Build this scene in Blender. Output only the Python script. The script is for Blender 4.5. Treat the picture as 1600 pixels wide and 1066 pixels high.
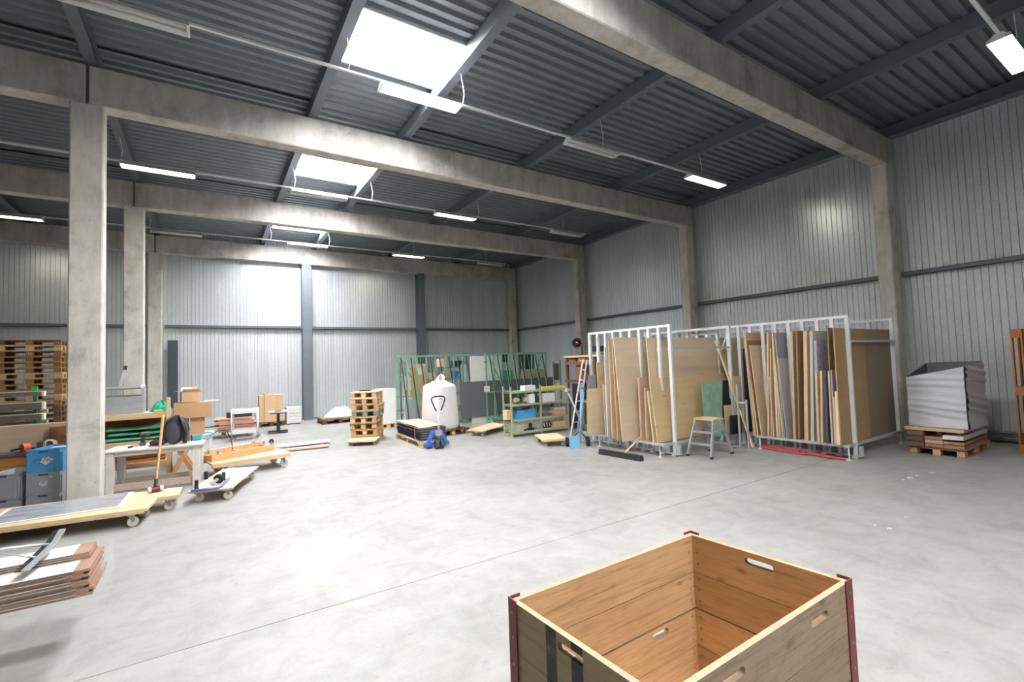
import bpy, bmesh, math, random
from mathutils import Vector, Matrix

random.seed(11)
for _o in list(bpy.data.objects):
    bpy.data.objects.remove(_o, do_unlink=True)
SC = bpy.context.scene
COL = SC.collection
V3 = Vector

# ------------------------------------------------------------------ camera
FPX, YAW, PITCH, ROLL, EYE = 733.570627, 0.571911, 0.048158, -0.034891, 1.814659
_cy, _sy, _cp, _sp = math.cos(YAW), math.sin(YAW), math.cos(PITCH), math.sin(PITCH)
FW = V3((_sy * _cp, _cy * _cp, _sp))
_rt = V3((_cy, -_sy, 0))
_up = _rt.cross(FW)
RT = _rt * math.cos(ROLL) + _up * math.sin(ROLL)
UP = _up * math.cos(ROLL) - _rt * math.sin(ROLL)
CAMPOS = V3((0, 0, EYE))
cd = bpy.data.cameras.new('camera')
cd.sensor_width = 36.0
cd.lens = FPX / 1600.0 * 36.0
cd.clip_start = 0.05
cd.clip_end = 200
cam = bpy.data.objects.new('camera', cd)
COL.objects.link(cam)
_m = Matrix((RT, UP, -FW)).transposed().to_4x4()
_m.translation = CAMPOS
cam.matrix_world = _m
SC.camera = cam

# ------------------------------------------------------------------ world, exposure
W = bpy.data.worlds.new('world')
SC.world = W
W.use_nodes = True
W.node_tree.nodes['Background'].inputs[0].default_value = (0.75, 0.85, 1.0, 1)
W.node_tree.nodes['Background'].inputs[1].default_value = 0.3
SC.view_settings.view_transform = 'Standard'
SC.view_settings.look = 'None'
SC.view_settings.gamma = 1.0
SC.view_settings.use_curve_mapping = False
SC.view_settings.exposure = 0.95
SKYLIGHT = 60.0        # daylight coming through the milky roof panes
LAMP = 24.0            # burning fluorescent tubes
try:
    SC.cycles.max_bounces = 7
    SC.cycles.diffuse_bounces = 5
    SC.cycles.glossy_bounces = 3
    SC.cycles.transmission_bounces = 4
    SC.cycles.sample_clamp_indirect = 6.0
    SC.cycles.use_denoising = True
    SC.cycles.caustics_reflective = False
    SC.cycles.caustics_refractive = False
except Exception:
    pass


# ------------------------------------------------------------------ measuring helpers
def ray(u, v):
    return FW * FPX + RT * (u - 800) - UP * (v - 533)


def GZ(u, v, z=0.0):
    d = ray(u, v)
    return CAMPOS + d * ((z - EYE) / d.z)


def GX(u, v, x):
    d = ray(u, v)
    return CAMPOS + d * (x / d.x)


def GY(u, v, y):
    d = ray(u, v)
    return CAMPOS + d * (y / d.y)


def zat(x, y, v):
    a = V3((x, y, 0)) - CAMPOS
    # solve (v-533)*(a+z*k).FW = -FPX*(a+z*k).UP
    q = v - 533.0
    return -(q * a.dot(FW) + FPX * a.dot(UP)) / (q * FW.z + FPX * UP.z)


# ------------------------------------------------------------------ materials
def C(r, g, b):
    def f(c):
        c /= 255.0
        return c / 12.92 if c <= 0.04045 else ((c + 0.055) / 1.055) ** 2.4
    return (f(r), f(g), f(b), 1.0)


MATS = {}


class NT:
    def __init__(s, name):
        s.m = bpy.data.materials.new(name)
        s.m.use_nodes = True
        s.t = s.m.node_tree
        s.b = s.t.nodes['Principled BSDF']
        MATS[name] = s.m

    def n(s, typ, **kw):
        nd = s.t.nodes.new(typ)
        for k, v in kw.items():
            if k.startswith('i_'):
                key = k[2:].replace('_', ' ')
                nd.inputs[key].default_value = v
            else:
                setattr(nd, k, v)
        return nd

    def l(s, a, b):
        s.t.links.new(a, b)

    def coords(s, scale=(1, 1, 1), rnd=True, kind='Object'):
        tc = s.n('ShaderNodeTexCoord')
        mp = s.n('ShaderNodeMapping')
        mp.inputs['Scale'].default_value = scale
        if rnd:
            oi = s.n('ShaderNodeObjectInfo')
            cx = s.n('ShaderNodeVectorMath', operation='SCALE')
            cx.inputs[0].default_value = (37.0, 53.0, 71.0)
            s.l(oi.outputs['Random'], cx.inputs['Scale'])
            ad = s.n('ShaderNodeVectorMath', operation='ADD')
            s.l(tc.outputs[kind], ad.inputs[0])
            s.l(cx.outputs[0], ad.inputs[1])
            s.l(ad.outputs[0], mp.inputs['Vector'])
        else:
            s.l(tc.outputs[kind], mp.inputs['Vector'])
        return mp.outputs[0]

    def noise(s, vec, scale, detail=4, rough=0.55, dist=0.0):
        nz = s.n('ShaderNodeTexNoise')
        nz.inputs['Scale'].default_value = scale
        nz.inputs['Detail'].default_value = detail
        nz.inputs['Roughness'].default_value = rough
        nz.inputs['Distortion'].default_value = dist
        s.l(vec, nz.inputs['Vector'])
        return nz.outputs['Fac']

    def ramp(s, fac, stops):
        r = s.n('ShaderNodeValToRGB')
        e = r.color_ramp.elements
        while len(e) < len(stops):
            e.new(0.5)
        for k, (p, c) in enumerate(stops):
            e[k].position = p
            e[k].color = c
        s.l(fac, r.inputs['Fac'])
        return r.outputs['Color']

    def mix(s, a, b, fac, blend='MIX'):
        m = s.n('ShaderNodeMix', data_type='RGBA', blend_type=blend)
        if isinstance(fac, float):
            m.inputs[0].default_value = fac
        else:
            s.l(fac, m.inputs[0])
        for sock, x in ((m.inputs[6], a), (m.inputs[7], b)):
            if isinstance(x, tuple):
                sock.default_value = x
            else:
                s.l(x, sock)
        return m.outputs[2]

    def rndval(s, col, amt):
        if amt <= 0:
            return col
        oi = s.n('ShaderNodeObjectInfo')
        mr = s.n('ShaderNodeMapRange')
        mr.inputs['To Min'].default_value = 1 - amt
        mr.inputs['To Max'].default_value = 1 + amt
        s.l(oi.outputs['Random'], mr.inputs['Value'])
        hs = s.n('ShaderNodeHueSaturation')
        s.l(mr.outputs[0], hs.inputs['Value'])
        s.l(col, hs.inputs['Color'])
        return hs.outputs[0]

    def bump(s, fac, strength, dist=0.02):
        b = s.n('ShaderNodeBump')
        b.inputs['Strength'].default_value = strength
        b.inputs['Distance'].default_value = dist
        s.l(fac, b.inputs['Height'])
        s.l(b.outputs[0], s.b.inputs['Normal'])


def mul(c, k):
    return (min(1, c[0] * k), min(1, c[1] * k), min(1, c[2] * k), 1)


def plain(name, rgb, rough=0.55, metal=0.0, var=0.10, scale=6.0, rnd=0.0, bump=0.0, spec=0.5, stretch=(1, 1, 1)):
    s = NT(name)
    c = C(*rgb)
    vec = s.coords(stretch)
    f = s.noise(vec, scale, 5, 0.6)
    col = s.ramp(f, [(0.3, mul(c, 1 - var)), (0.7, mul(c, 1 + var))])
    col = s.rndval(col, rnd)
    s.l(col, s.b.inputs['Base Color'])
    s.b.inputs['Roughness'].default_value = rough
    s.b.inputs['Metallic'].default_value = metal
    s.b.inputs['Specular IOR Level'].default_value = spec
    if bump:
        s.bump(f, bump, 0.01)
    return s.m


def wood(name, rgb, axis='x', dark=0.72, rnd=0.12, rough=0.6, grain=1.0, bump=0.08, knots=0.0):
    s = NT(name)
    c = C(*rgb)
    k = 22.0 * grain
    sc = {'x': (1.3, k, k), 'y': (k, 1.3, k), 'z': (k, k, 1.3)}[axis]
    vec = s.coords(sc)
    f = s.noise(vec, 1.0, 5, 0.62, 0.6)
    col = s.ramp(f, [(0.28, mul(c, dark)), (0.5, c), (0.75, mul(c, 1.12))])
    sc2 = {'x': (0.8, 3, 3), 'y': (3, 0.8, 3), 'z': (3, 3, 0.8)}[axis]
    v2 = s.coords(sc2)
    f2 = s.noise(v2, 1.5, 3)
    col2 = s.ramp(f2, [(0.3, mul(c, 0.86)), (0.7, mul(c, 1.1))])
    col = s.mix(col, col2, 0.4)
    if knots > 0:
        sk = {'x': (1.6, 6, 6), 'y': (6, 1.6, 6), 'z': (6, 6, 1.6)}[axis]
        vk = s.coords(sk)
        vo = s.n('ShaderNodeTexVoronoi')
        vo.inputs['Scale'].default_value = 1.0
        s.l(vk, vo.inputs['Vector'])
        kn = s.ramp(vo.outputs['Distance'], [(0.05, (1, 1, 1, 1)), (0.14, (0, 0, 0, 1))])
        col = s.mix(col, mul(c, 0.35), s.scale(kn, knots))
    col = s.rndval(col, rnd)
    s.l(col, s.b.inputs['Base Color'])
    s.b.inputs['Roughness'].default_value = rough
    s.b.inputs['Specular IOR Level'].default_value = 0.35
    if bump:
        s.bump(f, bump, 0.004)
    return s.m


def _scale(s, colsock, k):
    m = s.n('ShaderNodeMath', operation='MULTIPLY')
    s.l(colsock, m.inputs[0])
    m.inputs[1].default_value = k
    return m.outputs[0]


NT.scale = _scale


def emit(name, rgb, strength):
    s = NT(name)
    s.b.inputs['Base Color'].default_value = (0.8, 0.8, 0.8, 1)
    s.b.inputs['Emission Color'].default_value = C(*rgb)
    s.b.inputs['Emission Strength'].default_value = strength
    return s.m


# concrete floor: power-floated slab with cloudy patches, scuffs and dust
def floor_mat():
    s = NT('concrete_floor')
    v = s.coords((1, 1, 1), False)
    base = s.ramp(s.noise(v, 0.55, 6, 0.6, 0.4), [(0.3, C(140, 139, 136)), (0.5, C(158, 157, 154)), (0.72, C(172, 171, 169))])
    med = s.ramp(s.noise(v, 3.2, 6, 0.65, 0.8), [(0.25, C(122, 121, 118)), (0.55, C(160, 159, 156)), (0.8, C(178, 177, 175))])
    col = s.mix(base, med, 0.42)
    # swirling trowel / tyre streaks
    vs = s.coords((0.7, 3.5, 1), False)
    st = s.ramp(s.noise(vs, 1.3, 6, 0.7, 1.6), [(0.35, (0.80, 0.80, 0.79, 1)), (0.55, (1, 1, 1, 1))])
    col = s.mix(col, st, 0.3, 'MULTIPLY')
    vs2 = s.coords((3.0, 0.6, 1), False)
    st2 = s.ramp(s.noise(vs2, 1.1, 6, 0.7, 1.2), [(0.33, (0.78, 0.78, 0.78, 1)), (0.5, (1, 1, 1, 1))])
    col = s.mix(col, st2, 0.28, 'MULTIPLY')
    sp = s.ramp(s.noise(v, 9.0, 5, 0.75), [(0.25, (0.55, 0.54, 0.53, 1)), (0.40, (1, 1, 1, 1))])
    col = s.mix(col, sp, 0.7, 'MULTIPLY')
    fine = s.ramp(s.noise(v, 60.0, 3, 0.7), [(0.3, (0.9, 0.9, 0.9, 1)), (0.6, (1.0, 1.0, 1.0, 1))])
    col = s.mix(col, fine, 0.6, 'MULTIPLY')
    chip = s.ramp(s.noise(v, 5.5, 5, 0.8, 0.3), [(0.735, (0, 0, 0, 1)), (0.76, (1, 1, 1, 1))])
    col = s.mix(col, C(214, 214, 213), s.scale(chip, 0.55))
    s.l(col, s.b.inputs['Base Color'])
    rr = s.ramp(s.noise(v, 1.4, 5, 0.6), [(0.3, (0.42, 0.42, 0.42, 1)), (0.7, (0.6, 0.6, 0.6, 1))])
    s.l(rr, s.b.inputs['Roughness'])
    s.b.inputs['Specular IOR Level'].default_value = 0.4
    s.bump(s.noise(v, 14.0, 6, 0.7), 0.05, 0.01)
    return s.m


def concrete(name, rgb, warm=0.0):
    s = NT(name)
    c = C(*rgb)
    v = s.coords((1, 1, 1), True)
    a = s.ramp(s.noise(v, 1.7, 6, 0.65, 0.5), [(0.28, mul(c, 0.62)), (0.47, c), (0.75, mul(c, 1.15))])
    vs = s.coords((2.2, 2.2, 0.5), True)
    b = s.ramp(s.noise(vs, 2.0, 6, 0.7), [(0.3, (0.66, 0.64, 0.61, 1)), (0.6, (1, 1, 1, 1))])
    col = s.mix(a, b, 0.8, 'MULTIPLY')
    p = s.ramp(s.noise(v, 11.0, 6, 0.8), [(0.30, (0.42, 0.41, 0.39, 1)), (0.40, (1, 1, 1, 1))])
    col = s.mix(col, p, 0.75, 'MULTIPLY')
    s.l(col, s.b.inputs['Base Color'])
    s.b.inputs['Roughness'].default_value = 0.85
    s.b.inputs['Specular IOR Level'].default_value = 0.25
    s.bump(s.noise(v, 22.0, 6, 0.75), 0.25, 0.01)
    return s.m


def galvanised(name, rgb, rough=0.33, metal=0.44):
    s = NT(name)
    c = C(*rgb)
    v = s.coords((1, 1, 1), True)
    vo = s.n('ShaderNodeTexVoronoi')
    vo.inputs['Scale'].default_value = 38.0
    s.l(v, vo.inputs['Vector'])
    sg = s.n('ShaderNodeSeparateColor')
    s.l(vo.outputs['Color'], sg.inputs[0])
    a = s.ramp(sg.outputs[0], [(0.0, mul(c, 0.95)), (1.0, mul(c, 1.05))])
    b = s.ramp(s.noise(v, 1.6, 6, 0.65), [(0.3, (0.86, 0.88, 0.88, 1)), (0.7, (1, 1, 1, 1))])
    col = s.mix(a, b, 0.6, 'MULTIPLY')
    col = s.rndval(col, 0.05)
    s.l(col, s.b.inputs['Base Color'])
    rr = s.ramp(sg.outputs[1], [(0.0, (rough - 0.012,) * 3 + (1,)), (1.0, (rough + 0.012,) * 3 + (1,))])
    s.l(rr, s.b.inputs['Roughness'])
    s.b.inputs['Metallic'].default_value = metal
    return s.m


M = MATS
floor_mat()
concrete('concrete_beam', (200, 197, 191))
concrete('concrete_column', (216, 214, 208))
galvanised('galvanised_sheet', (226, 231, 235))
galvanised('galvanised_bright', (205, 208, 210), 0.35, 0.6)
plain('steel_grey', (108, 115, 123), 0.5, 0.2, 0.08, 4)
plain("roof_sheet", (126, 133, 140), 0.45, 0.3, 0.08, 2.0)
plain('skin', (120, 122, 124), 0.8)
plain('dark_joint', (60, 60, 60), 0.9)
plain('white_metal', (226, 228, 230), 0.4, 0.0, 0.03)
plain('white_paint', (232, 233, 234), 0.5, 0.0, 0.04)
emit('daylight_pane', (251, 251, 252), SKYLIGHT)
emit('lamp_on', (255, 249, 226), LAMP)
plain('lamp_off', (206, 207, 204), 0.35, 0.0, 0.04)


# ------------------------------------------------------------------ mesh builder
WM = {}          # things whose geometry is written in world coordinates


def rootof(o):
    while o.parent:
        o = o.parent
    return o


class MB:
    def __init__(s):
        s.v = []
        s.f = []

    def add(s, vs, fs):
        n = len(s.v)
        s.v += [tuple(x) for x in vs]
        s.f += [tuple(i + n for i in f) for f in fs]
        return s

    def hexa(s, b, t):
        return s.add(list(b) + list(t), [(3, 2, 1, 0), (4, 5, 6, 7), (0, 1, 5, 4), (1, 2, 6, 5), (2, 3, 7, 6), (3, 0, 4, 7)])

    def box(s, x0, y0, z0, x1, y1, z1):
        return s.hexa([(x0, y0, z0), (x1, y0, z0), (x1, y1, z0), (x0, y1, z0)], [(x0, y0, z1), (x1, y0, z1), (x1, y1, z1), (x0, y1, z1)])

    def cbox(s, c, d):
        return s.box(c[0] - d[0] / 2, c[1] - d[1] / 2, c[2] - d[2] / 2, c[0] + d[0] / 2, c[1] + d[1] / 2, c[2] + d[2] / 2)

    def bar(s, p, q, w, h, up=(0, 0, 1)):
        p, q, up = V3(p), V3(q), V3(up)
        d = (q - p).normalized()
        side = d.cross(up)
        if side.length < 1e-4:
            side = d.cross(V3((1, 0, 0)))
        side.normalize()
        u = side.cross(d)
        a, b = side * w / 2, u * h / 2
        return s.hexa([p - a - b, p + a - b, p + a + b, p - a + b], [q - a - b, q + a - b, q + a + b, q - a + b])

    def ring(s, c, d, r, n):
        d = V3(d).normalized()
        a = d.cross(V3((0, 0, 1)) if abs(d.z) < 0.9 else V3((1, 0, 0))).normalized()
        b = d.cross(a)
        return [V3(c) + a * r * math.cos(2 * math.pi * k / n) + b * r * math.sin(2 * math.pi * k / n) for k in range(n)]

    def cyl(s, p, q, r, r2=None, n=16):
        p, q = V3(p), V3(q)
        r2 = r if r2 is None else r2
        A = s.ring(p, q - p, r, n)
        B = s.ring(q, q - p, r2, n)
        fs = [(k, (k + 1) % n, n + (k + 1) % n, n + k) for k in range(n)]
        fs += [tuple(range(n - 1, -1, -1)), tuple(range(n, 2 * n))]
        return s.add(A + B, fs)

    def tube(s, pts, r, n=8):
        pts = [V3(p) for p in pts]
        rs = r if isinstance(r, (list, tuple)) else [r] * len(pts)
        rings = []
        pa = None
        for k, p in enumerate(pts):
            d = (pts[min(k + 1, len(pts) - 1)] - pts[max(k - 1, 0)]).normalized()
            if pa is None:
                pa = d.cross(V3((0, 0, 1)) if abs(d.z) < 0.9 else V3((1, 0, 0))).normalized()
            a = (pa - d * pa.dot(d)).normalized()
            pa = a
            b = d.cross(a)
            rings += [p + a * rs[k] * math.cos(2 * math.pi * j / n) + b * rs[k] * math.sin(2 * math.pi * j / n) for j in range(n)]
        fs = []
        m = len(pts)
        for k in range(m - 1):
            for j in range(n):
                fs.append((k * n + j, k * n + (j + 1) % n, (k + 1) * n + (j + 1) % n, (k + 1) * n + j))
        fs += [tuple(range(n - 1, -1, -1)), tuple(range((m - 1) * n, m * n))]
        return s.add(rings, fs)

    def lathe(s, prof, c=(0, 0, 0), n=20):
        vs = []
        c = V3(c)
        for r, z in prof:
            for k in range(n):
                t = 2 * math.pi * k / n
                vs.append(c + V3((r * math.cos(t), r * math.sin(t), z)))
        m = len(prof)
        fs = []
        for i in range(m - 1):
            for k in range(n):
                fs.append((i * n + k, i * n + (k + 1) % n, (i + 1) * n + (k + 1) % n, (i + 1) * n + k))
        fs += [tuple(range(n - 1, -1, -1)), tuple(range((m - 1) * n, m * n))]
        return s.add(vs, fs)

    def prism(s, poly, ext):
        """poly: list of 3-D points, ext: extrusion vector"""
        n = len(poly)
        e = V3(ext)
        vs = [V3(p) for p in poly] + [V3(p) + e for p in poly]
        fs = [(k, (k + 1) % n, n + (k + 1) % n, n + k) for k in range(n)]
        fs += [tuple(range(n - 1, -1, -1)), tuple(range(n, 2 * n))]
        return s.add(vs, fs)

    def grid(s, fn, nu, nv):
        vs = [fn(i / nu, j / nv) for j in range(nv + 1) for i in range(nu + 1)]
        fs = [(j * (nu + 1) + i, j * (nu + 1) + i + 1, (j + 1) * (nu + 1) + i + 1, (j + 1) * (nu + 1) + i) for j in range(nv) for i in range(nu)]
        return s.add(vs, fs)

    def mesh(s, name, off=None, smooth=False, recalc=True):
        me = bpy.data.meshes.new(name)
        vs = s.v if off is None else [(x[0] - off[0], x[1] - off[1], x[2] - off[2]) for x in s.v]
        me.from_pydata(vs, [], s.f)
        if recalc:
            bm = bmesh.new()
            bm.from_mesh(me)
            bmesh.ops.recalc_face_normals(bm, faces=bm.faces)
            bm.to_mesh(me)
            bm.free()
        if smooth:
            for p in me.polygons:
                p.use_smooth = True
        me.update()
        return me

    def build(s, name, mat, parent=None, smooth=False, bevel=0.0, label=None, recalc=True, auto=None):
        off = None
        loc = V3((0, 0, 0))
        if parent is not None:
            r = rootof(parent)
            if r.name in WM:
                off = WM[r.name]
        else:
            xs = [p[0] for p in s.v]
            ys = [p[1] for p in s.v]
            zs = [p[2] for p in s.v]
            off = V3(((min(xs) + max(xs)) / 2, (min(ys) + max(ys)) / 2, min(zs)))
            loc = off
        me = s.mesh(name, off, smooth, recalc)
        me.materials.append(M[mat] if isinstance(mat, str) else mat)
        o = bpy.data.objects.new(name, me)
        COL.objects.link(o)
        if parent is not None:
            o.parent = parent
        else:
            o.location = loc
            WM[o.name] = V3(loc)
        if auto:
            try:
                me.shade_auto = True
            except Exception:
                pass
        if bevel:
            b = o.modifiers.new('bevel', 'BEVEL')
            b.width = bevel
            b.segments = 2
            b.limit_method = 'ANGLE'
        if label:
            o['label'] = label
        return o


def tag(o, label, cat, group=None, kind=None):
    o['label'] = label
    o['category'] = cat
    if group:
        o['group'] = group
    if kind:
        o['kind'] = kind
    return o


def thing(name, label, cat, loc=(0, 0, 0), rz=0.0, group=None, world=False, kind=None):
    o = bpy.data.objects.new(name, None)
    COL.objects.link(o)
    o.empty_display_size = 0.1
    o.location = loc
    o.rotation_euler = (0, 0, rz)
    if world:
        WM[o.name] = V3(loc)
    return tag(o, label, cat, group, kind)


def copy_tree(o, parent=None):
    c = o.copy()
    COL.objects.link(c)
    if parent is not None:
        c.parent = parent
    for ch in list(o.children):
        copy_tree(ch, c)
    return c


BOXES = {}


def bpart(name, d, mat, parent, loc, rot=None):
    """a box part with shared mesh data (d = size, loc = centre in the frame of its thing)"""
    key = (name, tuple(round(x, 4) for x in d), mat)
    if key not in BOXES:
        me = MB().cbox((0, 0, 0), d).mesh(name)
        me.materials.append(M[mat])
        BOXES[key] = me
    o = bpy.data.objects.new(name, BOXES[key])
    COL.objects.link(o)
    o.parent = parent
    o.location = loc
    if rot:
        o.rotation_euler = rot
    return o


def text_mesh(s, size, O, U, Vv, depth=0.001):
    """flat lettering as mesh: returns (verts, faces) laid out in the plane O + x U + y V"""
    cu = bpy.data.curves.new('lettering', 'FONT')
    cu.body = s
    cu.size = size
    cu.align_x = 'CENTER'
    cu.align_y = 'CENTER'
    ob = bpy.data.objects.new('lettering', cu)
    COL.objects.link(ob)
    dg = bpy.context.evaluated_depsgraph_get()
    me = bpy.data.meshes.new_from_object(ob.evaluated_get(dg))
    vs = [V3(O) + V3(U) * v.co.x + V3(Vv) * v.co.y for v in me.vertices]
    fs = [tuple(p.vertices) for p in me.polygons]
    bpy.data.objects.remove(ob, do_unlink=True)
    bpy.data.meshes.remove(me)
    bpy.data.curves.remove(cu)
    return vs, fs

# ================================================================== BUILDING
Y1, BAY = 3.876682, 5.0
GRID = [Y1 - 2 * BAY, Y1 - BAY, Y1, Y1 + BAY, Y1 + 2 * BAY, Y1 + 3 * BAY - 0.05]
XW, XI, XG, XLEFT = 12.4476, 12.0907, -1.4961, -15.4
ZB, ZT, ZROOF = 5.812, 6.3905, 6.69
YBACK, YFAR, XWALL = -6.6, 19.13, 12.60


def struct(o, label, cat):
    return tag(o, label, cat, kind='structure')


# floor slabs
fl = thing('floor', 'pale grey power floated concrete floor of the hall', 'floor', (0, 0, 0), world=True, kind='structure')
cuts = [YBACK - 0.3] + [3.905 + BAY * k for k in (-2, -1, 0, 1, 2)] + [YFAR + 0.3]
for a, b in zip(cuts[:-1], cuts[1:]):
    MB().box(XLEFT - 0.3, a + 0.004, -0.2, XWALL + 0.3, b - 0.004, 0).build('slab', 'concrete_floor', fl)
MB().box(XLEFT - 0.3, cuts[0], -0.25, XWALL + 0.3, cuts[-1], -0.006 - 0.012).build('joint_filler', 'dark_joint', fl)

# walls: an outer skin each, and liner sheets with pressed grooves where the photo looks
def skin(name, label, x0, y0, x1, y1):
    return struct(MB().box(x0, y0, 0, x1, y1, ZROOF + 0.12).build(name, 'skin'), label, 'wall')


w_r = skin('wall_right', 'right hand wall of ribbed galvanised liner sheets', XWALL + 0.03, YBACK, XWALL + 0.15, YFAR + 0.15)
w_f = skin('wall_far', 'far end wall of ribbed galvanised liner sheets', XLEFT, YFAR + 0.03, XWALL + 0.03, YFAR + 0.15)
w_l = skin('wall_left', 'plain left hand wall of the hall out of view', XLEFT - 0.15, YBACK, XLEFT, YFAR + 0.15)
w_b = skin('wall_back', 'plain wall of the hall behind the camera', XLEFT, YBACK - 0.15, XWALL + 0.15, YBACK)

PW = 0.327


def liner_mesh(axis):
    g, d = 0.0065, 0.016
    prof = [(0.003, 0.026)]
    for k in range(3):
        a, b = PW / 3 * k, PW / 3 * (k + 1)
        prof += [(a + (0.004 if k == 0 else g), 0.0), (b - (0.004 if k == 2 else g), 0.0)]
        if k < 2:
            prof += [(b - 0.001, d), (b + 0.001, d)]
    prof += [(PW - 0.003, 0.026)]
    n = len(prof)
    mb = MB()
    H0, H1 = 0.04, ZROOF - 0.02
    if axis == 'y':
        vs = [(XWALL + dd, t, z) for z in (H0, H1) for t, dd in prof]
    else:
        vs = [(t, YFAR + dd, z) for z in (H0, H1) for t, dd in prof]
    mb.add(vs, [(k, k + 1, n + k + 1, n + k) for k in range(n - 1)])
    me = mb.mesh('panel', None, False, False)
    me.materials.append(M['galvanised_sheet'])
    return me


me_r, me_f = liner_mesh('y'), liner_mesh('x')
k = 0
y = YFAR - 0.005 - PW
while y > 0.9:
    o = bpy.data.objects.new('panel', me_r)
    COL.objects.link(o)
    o.parent = w_r
    o.location = V3((0, y, 0)) - WM[w_r.name]
    y -= PW
x = 12.55 - PW
while x > -6.2:
    o = bpy.data.objects.new('panel', me_f)
    COL.objects.link(o)
    o.parent = w_f
    o.location = V3((x, 0, 0)) - WM[w_f.name]
    x -= PW

# girts, eaves channel, posts, base pipes
ntrim = [0]


def trim(mb, mat, label, cat):
    ntrim[0] += 1
    return struct(mb.build('trim_%d' % ntrim[0], mat), label, cat)


ZG = 3.39
for a, b, lb in ((GRID[1] + .3, GRID[2], 'nearest'), (GRID[2] + .28, GRID[3], 'second'), (GRID[3] + .28, GRID[4], 'third'), (GRID[4] + .28, GRID[5], 'farthest')):
    trim(MB().box(XWALL - 0.13, a, ZG, XWALL - 0.001, b, ZG + 0.012).box(XWALL - 0.13, a, ZG + .075, XWALL - 0.001, b, ZG + 0.087).box(XWALL - 0.13, a, ZG, XWALL - 0.118, b, ZG + 0.087),
         'steel_grey', 'blue grey steel girt across the right wall, %s bay' % lb, 'girt')
    trim(MB().box(XWALL - 0.26, a - .28, 6.43, XWALL - 0.001, b, 6.45).box(XWALL - 0.2, a - .28, 6.45, XWALL - 0.18, b, 6.68), 'steel_grey',
         'dark steel eaves channel on top of the right wall, %s bay' % lb, 'girt')
for a, b, lb in ((XLEFT, -1.75, 'left of the columns'), (-1.25, 2.885, 'beside the left column row'), (3.22, 7.44, 'between the two steel posts'), (7.73, XI, 'right of both steel posts')):
    trim(MB().box(a, YFAR - 0.13, ZG, b, YFAR - 0.001, ZG + 0.012).box(a, YFAR - 0.13, ZG + .075, b, YFAR - 0.001, ZG + 0.087).box(a, YFAR - 0.13, ZG, b, YFAR - 0.118, ZG + 0.087),
         'steel_grey', 'blue grey steel girt across the far wall, ' + lb, 'girt')
for x0, x1, lb in ((2.885, 3.215, 'left'), (7.44, 7.73, 'right')):
    yb, yf = YFAR - 0.004, 18.78
    trim(MB().box(x0, yf, 0, x1, yf + .02, 5.8).box(x0, yb - .02, 0, x1, yb, 5.8).box((x0 + x1) / 2 - .01, yf + .02, 0, (x0 + x1) / 2 + .01, yb - .02, 5.8),
         'steel_grey', '%s hand blue grey steel post standing at the far wall' % lb, 'post')
p = MB()
for z in (0.1, 0.2):
    p.cyl((XWALL - 0.07, 0.6, z), (XWALL - 0.07, GRID[2] - .02, z), 0.03, n=10)
    p.cyl((XWALL - 0.07, GRID[2] + .3, z), (XWALL - 0.07, GRID[3] - .02, z), 0.03, n=10)
trim(p, 'steel_grey', 'pair of low heating pipes along the foot of the right wall', 'pipe')

# columns
DC = 0.277


def column(x0, x1, y, label):
    mb = MB()
    c = 0.018
    pr = [(x0 + c, y), (x1 - c, y), (x1, y + c), (x1, y + DC - c), (x1 - c, y + DC), (x0 + c, y + DC), (x0, y + DC - c), (x0, y + c)]
    mb.prism([(a, b, 0) for a, b in pr], (0, 0, ZB - 0.004))
    return struct(mb.build('concrete_column', 'concrete_column'), label, 'column')


names = ['out of view behind', 'beside the camera', 'nearest', 'second', 'third', 'corner']
for k, y in enumerate(GRID):
    column(XI, XW, y, {0: 'concrete column on the right wall, farthest behind the camera', 1: 'concrete column on the right wall, just behind the camera',
                       2: 'tall concrete column at the right wall behind the board rack end', 3: 'concrete column at the right wall behind the middle of the board racks',
                       4: 'concrete column at the right wall behind the red lamp', 5: 'concrete column in the far right corner of the hall'}[k])
    column(-1.6891, -1.3114, y, {0: 'left row concrete column, farthest behind the camera', 1: 'left row concrete column, just behind the camera',
                                 2: 'left row concrete column, level with the camera', 3: 'big concrete column at left, beside the blue and grey crates',
                                 4: 'middle concrete column of the left row, behind the workbench', 5: 'farthest concrete column of the left row, against the far wall'}[k])
    beam_names = ['sixth and hindmost', 'fifth, just behind the camera', 'nearest in view, crossing the top right', 'second, resting on the big left column', 'third from the camera', 'fourth, along the far wall']
    bw = DC
    for x0, x1, side in ((XG + 0.02, XW, 'right span'), (XLEFT, XG - 0.02, 'left span')):
        mb = MB()
        c = 0.015
        pr = [(y + c, ZB), (y + bw - c, ZB), (y + bw, ZB + c), (y + bw, ZT), (y, ZT), (y, ZB + c)]
        mb.prism([(x0, a, b) for a, b in pr], (x1 - x0, 0, 0))
        struct(mb.build('concrete_beam', 'concrete_beam'), 'concrete roof beam, %s, %s' % (side, beam_names[k]), 'beam')

# roof: purlins, trapezoidal deck, skylights
PX = [-13.7, -10.6, -7.55, -4.5, -1.46, 1.60, 3.36, 6.36, 9.42]
SKY_X0, SKY_X1 = 1.745, 3.275
ce = thing('ceiling', 'dark grey trapezoidal steel roof deck between the beams', 'ceiling', (0, 0, ZROOF), world=True, kind='structure')
purl = ['leftmost', 'left outer', 'left middle', 'left inner', 'above the left column row', 'left of the skylight', 'right of the skylight', 'first right of the lamps', 'second right of the lamps']
bayn = ['rear bay', 'bay above the camera', 'front bay', 'middle bay', 'far bay']


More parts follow.
